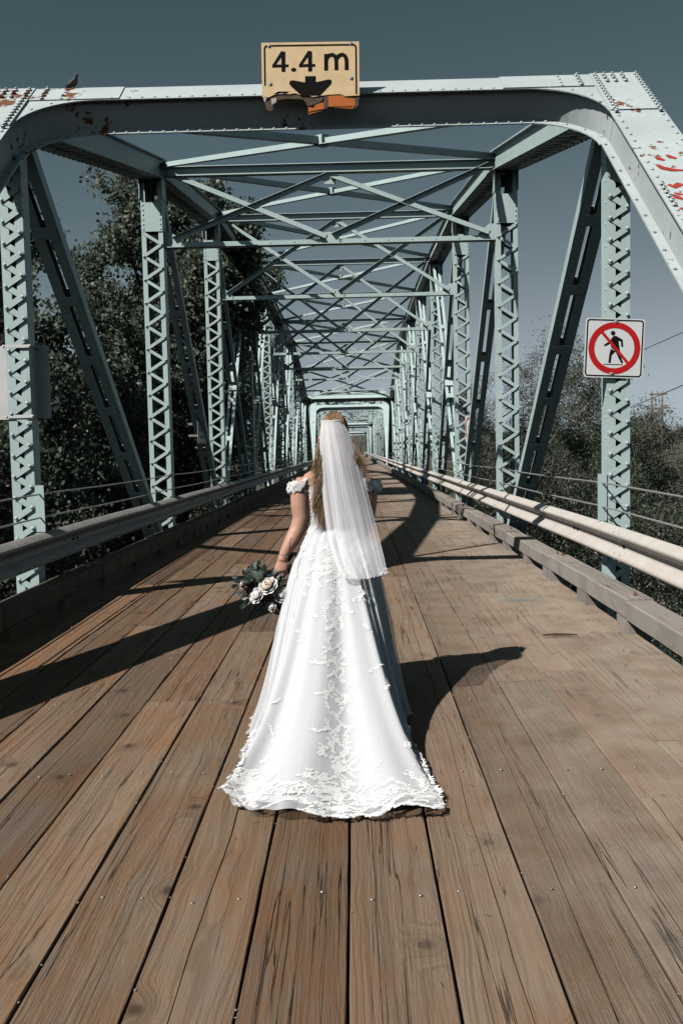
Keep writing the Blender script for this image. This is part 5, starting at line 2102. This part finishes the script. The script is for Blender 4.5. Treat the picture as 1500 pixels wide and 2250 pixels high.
def gown():
    dress = empty_child('gown', (WC.x, WC.y, 0), bride)
    NU, NT = 320, 64
    mb = MB()
    mb.grid([[skirt(.955 * i / NT, j / NU, .890 + .1085 * math.exp(-((j / NU - .5) / .19) ** 6), .002) for j in range(NU)] for i in range(NT + 1)], closed_u=True)
    mb.build('skirt_lining', M['satin'], dress, smooth=True)
    mb = MB()
    rows = []
    for i in range(NT + 1):
        t = i / NT
        row = []
        for j in range(NU):
            u = j / NU
            p = skirt(t, u, 1.0, .004)
            if i == NT:
                p += Vector((0, 0, .002))
                d = (Vector((p.x, p.y)) - Vector((WC.x, 5.9))).normalized() * (.018 * math.sin(u * 2 * PI * 46))
                p.x += d.x
                p.y += d.y
            row.append(p)
        rows.append(row)
    mb.grid(rows, closed_u=True)
    to = mb.build('tulle_overlay', M['tulle'], dress, smooth=True)
    strands(to, NT + 1, NU)
    # second tulle layer between lining and overlay
    # bodice
    mb = MB()
    prof = [(1168, 735, .158, .118, .0), (1145, 735, .150, .112, .0), (1115, 735, .150, .113, .0), (1085, 735, .165, .121, .0), (1068, 735, .176, .121, .0)]
    rings = []
    for py, cx, rx, ry, dy in prof:
        c = W(cx, py, dy)
        rings.append([c + Vector((rx * math.cos(2 * PI * k / 48), ry * math.sin(2 * PI * k / 48), 0)) for k in range(48)])
    mb.grid(rings, closed_u=True)
    bd = mb.build('bodice', M['satin'], dress, smooth=True)
    # off-the-shoulder sleeves: crumpled bands round the upper arms
    for nm, c, sgn in (('sleeve', W(659, 1068, -.0048), -1), ('sleeve', W(811, 1067, .0), 1)):
        mb = MB()
        rows = []
        for i, (dz, r) in enumerate(((.036, .060), (.034, .068), (.018, .073), (.0, .075), (-.018, .073), (-.030, .068), (-.029, .061))):
            row = []
            for k in range(40):
                a = 2 * PI * k / 40
                rr = r + .006 * math.sin(a * 7 + i * 1.3) + .004 * math.sin(a * 13 - i)
                row.append(c + Vector((rr * math.cos(a) * 1.0, rr * math.sin(a) * 1.02, dz - sgn * math.cos(a) * .012 + .006 * math.sin(a * 5))))
            rows.append(row)
        mb.grid(rows, closed_u=True)
        sl = mb.build(nm, M['lace'], dress, smooth=True)
        lm = MB()
        for q in range(90):
            a = random.uniform(0, 2 * PI)
            hh = random.uniform(-.030, .034)
            n = Vector((math.cos(a), math.sin(a), 0))
            p = c + n * .076 + Z3 * hh
            petal(lm, p, n, random.uniform(.014, .026), random.uniform(0, 2 * PI))
        lm.build('lace', M['lace'], sl, kind='stuff')
    # lace motifs on the bodice
    lm = MB()
    for q in range(1100):
        a = random.uniform(0, 2 * PI)
        v = random.uniform(0, 1)
        py = 1064 + 108 * v
        i = 0
        rx = np.interp(py, [1068, 1085, 1115, 1145, 1168], [.176, .165, .150, .150, .158])
        ry = np.interp(py, [1068, 1085, 1115, 1145, 1168], [.121, .121, .113, .112, .118])
        c = W(735, py)
        n = Vector((math.cos(a) / rx, math.sin(a) / ry, 0)).normalized()
        p = c + Vector((rx * math.cos(a), ry * math.sin(a), 0)) + n * .004
        petal(lm, p, n, random.uniform(.010, .022), random.uniform(0, 2 * PI))
    lm.build('lace', M['lace'], bd, kind='stuff')
    # lace on the skirt
    lm = MB()

    def on(t, u):
        p = skirt(t, u, 1.0, .0048)
        du = skirt(t, u + .004, 1.0, .0048) - skirt(t, u - .004, 1.0, .0048)
        dt = skirt(min(t + .012, 1), u, 1.0, .0048) - skirt(max(t - .012, 0), u, 1.0, .0048)
        n = du.cross(dt)
        if n.length < 1e-9:
            n = Vector((0, 0, 1))
        n.normalize()
        cc = Vector((WC.x, 5.9, p.z))
        if n.dot(p - cc) < 0 and n.z < 0:
            n = -n
        if n.z < -.2:
            n = -n
        return p + n * .0006, n, du.normalized(), dt.normalized()

    def spray(t, u, ang, ln, sz):
        """curved stem with paired leaves and a flower"""
        cur = random.uniform(-1.2, 1.2)
        m_ = int(ln / (sz * .55))
        tt, uu = t, u
        for k in range(m_):
            p, n, du, dt = on(max(0.01, min(.995, tt)), uu)
            ang2 = ang + cur * k / m_
            for s in (-1, 1):
                if random.random() < .88:
                    petal(lm, p, n, sz * random.uniform(.75, 1.25), ang2 + s * random.uniform(.55, 1.1), (du, dt))
            # step along
            D = max(.3, (skirt(1, uu) - skirt(0, uu)).length)
            tt += math.sin(ang2) * sz * .55 / D
            circ = (skirt(tt if 0 < tt < 1 else .9, uu + .01) - skirt(tt if 0 < tt < 1 else .9, uu - .01)).length / .02
            uu += math.cos(ang2) * sz * .55 / max(circ, .3)
        p, n, du, dt = on(max(0.01, min(.995, tt)), uu)
        if random.random() < .6:
            for k in range(5):
                petal(lm, p, n, sz * .9, k * 2 * PI / 5 + .3, (du, dt))

    for q in range(250):                           # hem
        u = random.uniform(.33, .67) if random.random() < .8 else random.uniform(.26, .74)
        spray(random.uniform(.85, .994), u, random.uniform(0, 2 * PI), random.uniform(.07, .14), random.uniform(.015, .027))
    for q in range(105):                            # column down the back
        t = random.uniform(.03, .92)
        spray(t, .502 + random.gauss(0, .006 + .010 * t), PI / 2 + random.uniform(-.9, .9), random.uniform(.07, .13), random.uniform(.015, .026))
    for uc in (.36, .43, .575, .64):               # scattered sprays on the panels
        for q in range(20):
            t = random.choice((random.uniform(.04, .25), random.uniform(.25, .98), random.uniform(.6, .98)))
            spray(t, uc + random.gauss(0, .010), PI / 2 + random.uniform(-1, 1), random.uniform(.06, .12), random.uniform(.014, .025))
    for q in range(48):                            # hips
        spray(random.uniform(.0, .14), random.uniform(.27, .73), PI / 2 + random.uniform(-1.2, 1.2), random.uniform(.05, .11), random.uniform(.014, .025))
    lm.build('lace_applique', M['lace'], dress, kind='stuff')


def petal(mb, p, n, ln, ang, fr=None):
    if fr is None:
        x, y, z = frame(n)
    else:
        x, y = fr
        y = (y - n * y.dot(n)).normalized()
        x = y.cross(n).normalized()
    d = x * math.cos(ang) + y * math.sin(ang)
    s = n.cross(d)
    w_ = ln * .25
    h = ln * .006
    mb.add([p, p + d * (ln * .3) + s * w_ + n * h * .5, p + d * (ln * .7) + s * (w_ * .8) + n * h * .7, p + d * ln + n * h * 1.2, p + d * (ln * .7) - s * (w_ * .8) + n * h * .7, p + d * (ln * .3) - s * w_ + n * h * .5, p + d * (ln * .5) + n * (h * 1.3 + .0004)],
           [(0, 1, 6), (1, 2, 6), (2, 3, 6), (3, 4, 6), (4, 5, 6), (5, 0, 6)])


def empty_child(name, loc, parent):
    o = bpy.data.objects.new(name, None)
    o.empty_display_size = .1
    COL.objects.link(o)
    place(o, loc, parent)
    return o


gown()


def veil():
    Lp = [(706, 927), (703, 960), (703, 1010), (708, 1080), (714, 1140), (721, 1190), (737, 1240), (756, 1271)]
    Rp = [(752, 925), (767, 955), (785, 1005), (803, 1070), (819, 1130), (833, 1185), (843, 1225), (850, 1259)]
    Yp = [5.893, 5.850, 5.80, 5.77, 5.745, 5.70, 5.60, 5.52]
    NV, NU = 70, 260
    rows = []
    for i in range(NV + 1):
        v = i / NV * (len(Lp) - 1)
        k = min(int(v), len(Lp) - 2)
        f = v - k

        def cat(A):
            a = A[max(k - 1, 0)]; b = A[k]; c = A[k + 1]; d = A[min(k + 2, len(A) - 1)]
            return .5 * ((2 * b) + (c - a) * f + (2 * a - 5 * b + 4 * c - d) * f * f + (3 * b - a - 3 * c + d) * f ** 3)
        lx, ly, rx_, ry_ = cat([p[0] for p in Lp]), cat([p[1] for p in Lp]), cat([p[0] for p in Rp]), cat([p[1] for p in Rp])
        yy = cat(Yp)
        tv = i / NV
        row = []
        for j in range(NU + 1):
            u = j / NU
            fold = math.sin(u * 31 + 2.2 * math.sin(u * 7 + tv * 1.2) + .4 * tv) * .75 + math.sin(u * 67 + 2.6 * math.sin(u * 5) + tv * 1.0) * .25
            amp = (.0004 + .0040 * tv)
            px = lx + (rx_ - lx) * (u + .010 * math.sin(u * 46 + 1.5) * tv)
            py = ly + (ry_ - ly) * u
            if i == NV:
                py += 1.6 * math.sin(u * 75)
            if i > NV - 14:
                py += 6.0 * math.sin(u * PI) * (i - NV + 14) / 14
            yl = yy + fold * amp + (.045 + .03 * min(1, tv * 4)) * (2 * u - 1) ** 2 * (1 - .55 * tv) * (1 if tv < .8 else 1)
            row.append(P(px, py, yl))
        rows.append(row)
    mb = MB()
    mb.grid(rows)
    vo = mb.build('veil', M['veil'], bride, smooth=True)
    strands(vo, NV + 1, NU + 1)
    # gathered second layer below
    # stitched scallop edge, comb
    hm = MB()
    hm.tube([p + Vector((0, -.001, 0)) for p in rows[-1]], .0018, 5)
    hm.tube([r[0] for r in rows[6:]], .0012, 4)
    hm.tube([r[-1] for r in rows[6:]], .0012, 4)
    for q in range(40):
        u = random.choice((random.gauss(.92, .05), random.gauss(.22, .07)))
        u = max(0.01, min(.99, u))
        i = NV - random.randint(1, 4)
        p = rows[i][int(u * NU)]
        petal(hm, p - Y3 * .004, Vector((0, -1, .2)).normalized(), random.uniform(.008, .015), random.uniform(0, 6.28))
    hm.build('hem_stitching', M['lace'], vo, kind='stuff')
    cb = MB()
    pts = [r for r in rows[0]]
    cb.tube([p + Vector((0, .004, .002)) for p in pts[::10]], .005, 7)
    cb.build('comb', M['lace'], vo)


veil()

# ------------------------------------------------------------------ bouquet
def bouquet():
    Yq = 5.90
    e = empty('bouquet', P(600, 1262, Yq + .03), 'bouquet of white roses, dark flowers and eucalyptus in her left hand', 'bouquet')
    rose_w = fabric('ivory_rose', (0.96, 0.93, 0.89), 1.0, 0.10, None, 0.02)
    rose_b = fabric('blush_rose', (0.92, 0.78, 0.68), 1.0, 0.10, None, 0.02)
    rose_c = fabric('rose_heart', (0.90, 0.70, 0.55), 1.0, 0.10, None, 0.02)
    burg = plain('burgundy_petal', (0.035, 0.006, 0.009), 0.55, 0, 0.3, 40)
    grn = plain('eucalyptus_leaf', (0.032, 0.050, 0.038), 0.45, 0, 0.25, 20)
    grn2 = plain('pale_eucalyptus_leaf', (0.11, 0.14, 0.12), 0.5, 0, 0.15, 20)
    grn3 = plain('dark_green_leaf', (0.020, 0.034, 0.028), 0.35, 0, 0.25, 20)
    stem = plain('stem_green', (0.05, 0.075, 0.05), 0.6)

    def petalpatch(mb, c, ax, out, r, wd, opening, mi=0, ht=1.0):
        """cupped petal: rises along ax at distance r in direction out"""
        sd = ax.cross(out).normalized()
        rows = []
        for i in range(5):
            v = i / 4
            row = []
            for j in range(6):
                u = (j / 5 - .5) * 2
                w_ = wd * math.sin(PI * (.18 + .62 * v)) * u
                lean = opening * v ** 1.6
                p = c + ax * (ht * v * (1 - .12 * u * u)) + out * (r * (0.25 + .75 * v) + lean * ht - .45 * wd * u * u) + sd * w_
                if i == 4:
                    p += out * (.10 * ht * opening) - ax * (.06 * ht)
                row.append(p)
            rows.append(row)
        mb.grid(rows, mi)

    def rose(px, py, Y, R_, mats, ax, name='rose'):
        c = P(px, py, Y)
        ax = Vector(ax).normalized()
        x, y, z = frame(ax)
        mb = MB()
        c0 = c - ax * (R_ * .55)
        spec = [(3, .12, .22, -.02, 1, 1.16), (4, .30, .32, -.04, 1, 1.10), (5, .50, .42, -.04, 0, 1.02), (6, .72, .54, .0, 0, .90), (7, .90, .62, .12, 0, .74), (8, 1.04, .68, .30, 0, .56)]
        core = []
        for i in range(7):
            t = -PI / 2 + PI * i / 6
            rr = max(.02, math.cos(t)) * R_ * .60
            cc = c0 + ax * (R_ * (.52 + .50 * math.sin(t)))
            core.append([cc + x * (rr * math.cos(2 * PI * k / 14)) + y * (rr * math.sin(2 * PI * k / 14)) for k in range(14)])
        mb.rings(core, 1)
        for q, (n, r, wd, op, mi, ht) in enumerate(spec):
            for k in range(n):
                a = 2 * PI * (k + .37 * q) / n + random.uniform(-.15, .15)
                out = x * math.cos(a) + y * math.sin(a)
                petalpatch(mb, c0, ax, out, R_ * r * .8, R_ * wd, op, mi, R_ * ht * random.uniform(.92, 1.06))
        o = mb.build(name, mats, e, smooth=True)
        return c0

    heads = []
    heads.append(rose(588, 1286, 5.82, .063, [rose_w, rose_c], (-.30, -.75, .60)))
    heads.append(rose(563, 1308, 5.82, .052, [rose_w, rose_w], (-.55, -.75, .40)))
    heads.append(rose(619, 1306, 5.84, .054, [rose_w, rose_w], (.05, -.8, .55)))
    heads.append(rose(597, 1334, 5.83, .030, [rose_w, rose_w], (-.2, -.9, .1)))
    heads.append(rose(531, 1284, 5.90, .030, [rose_w, rose_b], (-.8, -.5, .2)))
    for px, py, Y, r, ax in ((572, 1325, 5.83, .028, (-.1, -.9, -.3)), (612, 1342, 5.84, .034, (.2, -.8, -.5)), (541, 1291, 5.86, .032, (-.6, -.8, .1)), (590, 1311, 5.83, .016, (0, -1, 0)), (552, 1284, 5.88, .022, (-.4, -.8, .4))):
        heads.append(rose(px, py, Y, r, [burg, burg], ax, 'dark_flower'))

    def leaf(px, py, Y, ln, wd, ax, nrm, mat):
        c = P(px, py, Y)
        ax = Vector(ax).normalized()
        n = Vector(nrm).normalized()
        n = (n - ax * n.dot(ax)).normalized()
        sd = ax.cross(n)
        mb = MB()
        rows = []
        for i in range(7):
            v = i / 6
            w_ = wd * math.sin(PI * min(1, .04 + v * .95)) ** .7
            m_ = c + ax * (ln * (v - .5)) - n * (ln * .28 * (v - .4) ** 2)
            rows.append([m_ - sd * w_ + n * (w_ * .3), m_ - sd * (w_ * .5) + n * (w_ * .08), m_, m_ + sd * (w_ * .5) + n * (w_ * .08), m_ + sd * w_ + n * (w_ * .3)])
        mb.grid(rows)
        mb.build('leaf', mat, e, smooth=True)

    rl = random.Random(5)
    big = [(549, 1261, .085, .042, grn), (566, 1262, .07, .030, grn2), (540, 1276, .06, .020, grn3), (582, 1248, .05, .016, grn3), (571, 1252, .06, .018, grn3), (560, 1243, .045, .011, grn2), (556, 1234, .03, .009, grn2), (600, 1256, .05, .018, grn),
           (606, 1270, .06, .022, grn2), (616, 1278, .055, .018, grn), (612, 1262, .05, .014, grn3), (521, 1276, .055, .016, grn), (516, 1268, .035, .010, grn2), (524, 1305, .05, .015, grn), (538, 1312, .05, .018, grn), (545, 1322, .055, .022, grn2), (533, 1330, .05, .018, grn), (552, 1318, .04, .016, grn2),
           (604, 1318, .07, .014, grn3), (596, 1322, .06, .012, grn3), (608, 1288, .05, .012, grn3), (578, 1272, .06, .02, grn3), (555, 1290, .06, .02, grn3), (575, 1296, .08, .03, grn3), (605, 1300, .08, .03, grn3), (545, 1300, .07, .026, grn3), (590, 1262, .06, .022, grn3)]
    for px, py, ln, wd, mat in big:
        a = math.atan2(1290 - py, px - 580) + rl.uniform(-.5, .5)
        leaf(px, py, 5.86 + rl.uniform(-.02, .05), ln, wd, (math.cos(a), rl.uniform(-.3, .2), math.sin(a)), (rl.uniform(-.5, .3), -1, rl.uniform(0, .8)), mat)
    for q in range(95):
        a = rl.uniform(0, 2 * PI)
        r = rl.uniform(10, 62)
        px, py = 575 + r * math.cos(a) * 1.05, 1292 - r * math.sin(a) * .85
        leaf(px, py, 5.89 + rl.uniform(-.02, .06), rl.uniform(.03, .06), rl.uniform(.008, .017), (math.cos(a), rl.uniform(-.4, .4), math.sin(a)), (rl.uniform(-.6, .6), -1, rl.uniform(-.2, .8)), rl.choice((grn, grn3, grn3, grn2)))
    mb = MB()
    hand = P(618, 1257, 5.945)
    for h in heads:
        mb.tube([h, h.lerp(hand, .5) + Vector((0, .03, 0)), hand, hand + Vector((.06 + rl.uniform(-.012, .012), .05, .09 + rl.uniform(-.01, .02)))], [.003, .003, .004, .004], 6)
    mb.build('stems', stem, e, smooth=True, kind='stuff')
    for q in range(8):
        mb = MB()
        a = rl.uniform(0, 6.28)
        c = P(565 + 30 * math.cos(a), 1275 + 20 * math.sin(a), 5.85)
        for k in range(9):
            mb.dome(c + Vector((rl.gauss(0, .012), rl.gauss(0, .006), rl.gauss(0, .012))), (0, -1, .3), .0035, .004, 5)
        mb.build('filler_buds', grn2, e, kind='stuff')


bouquet()
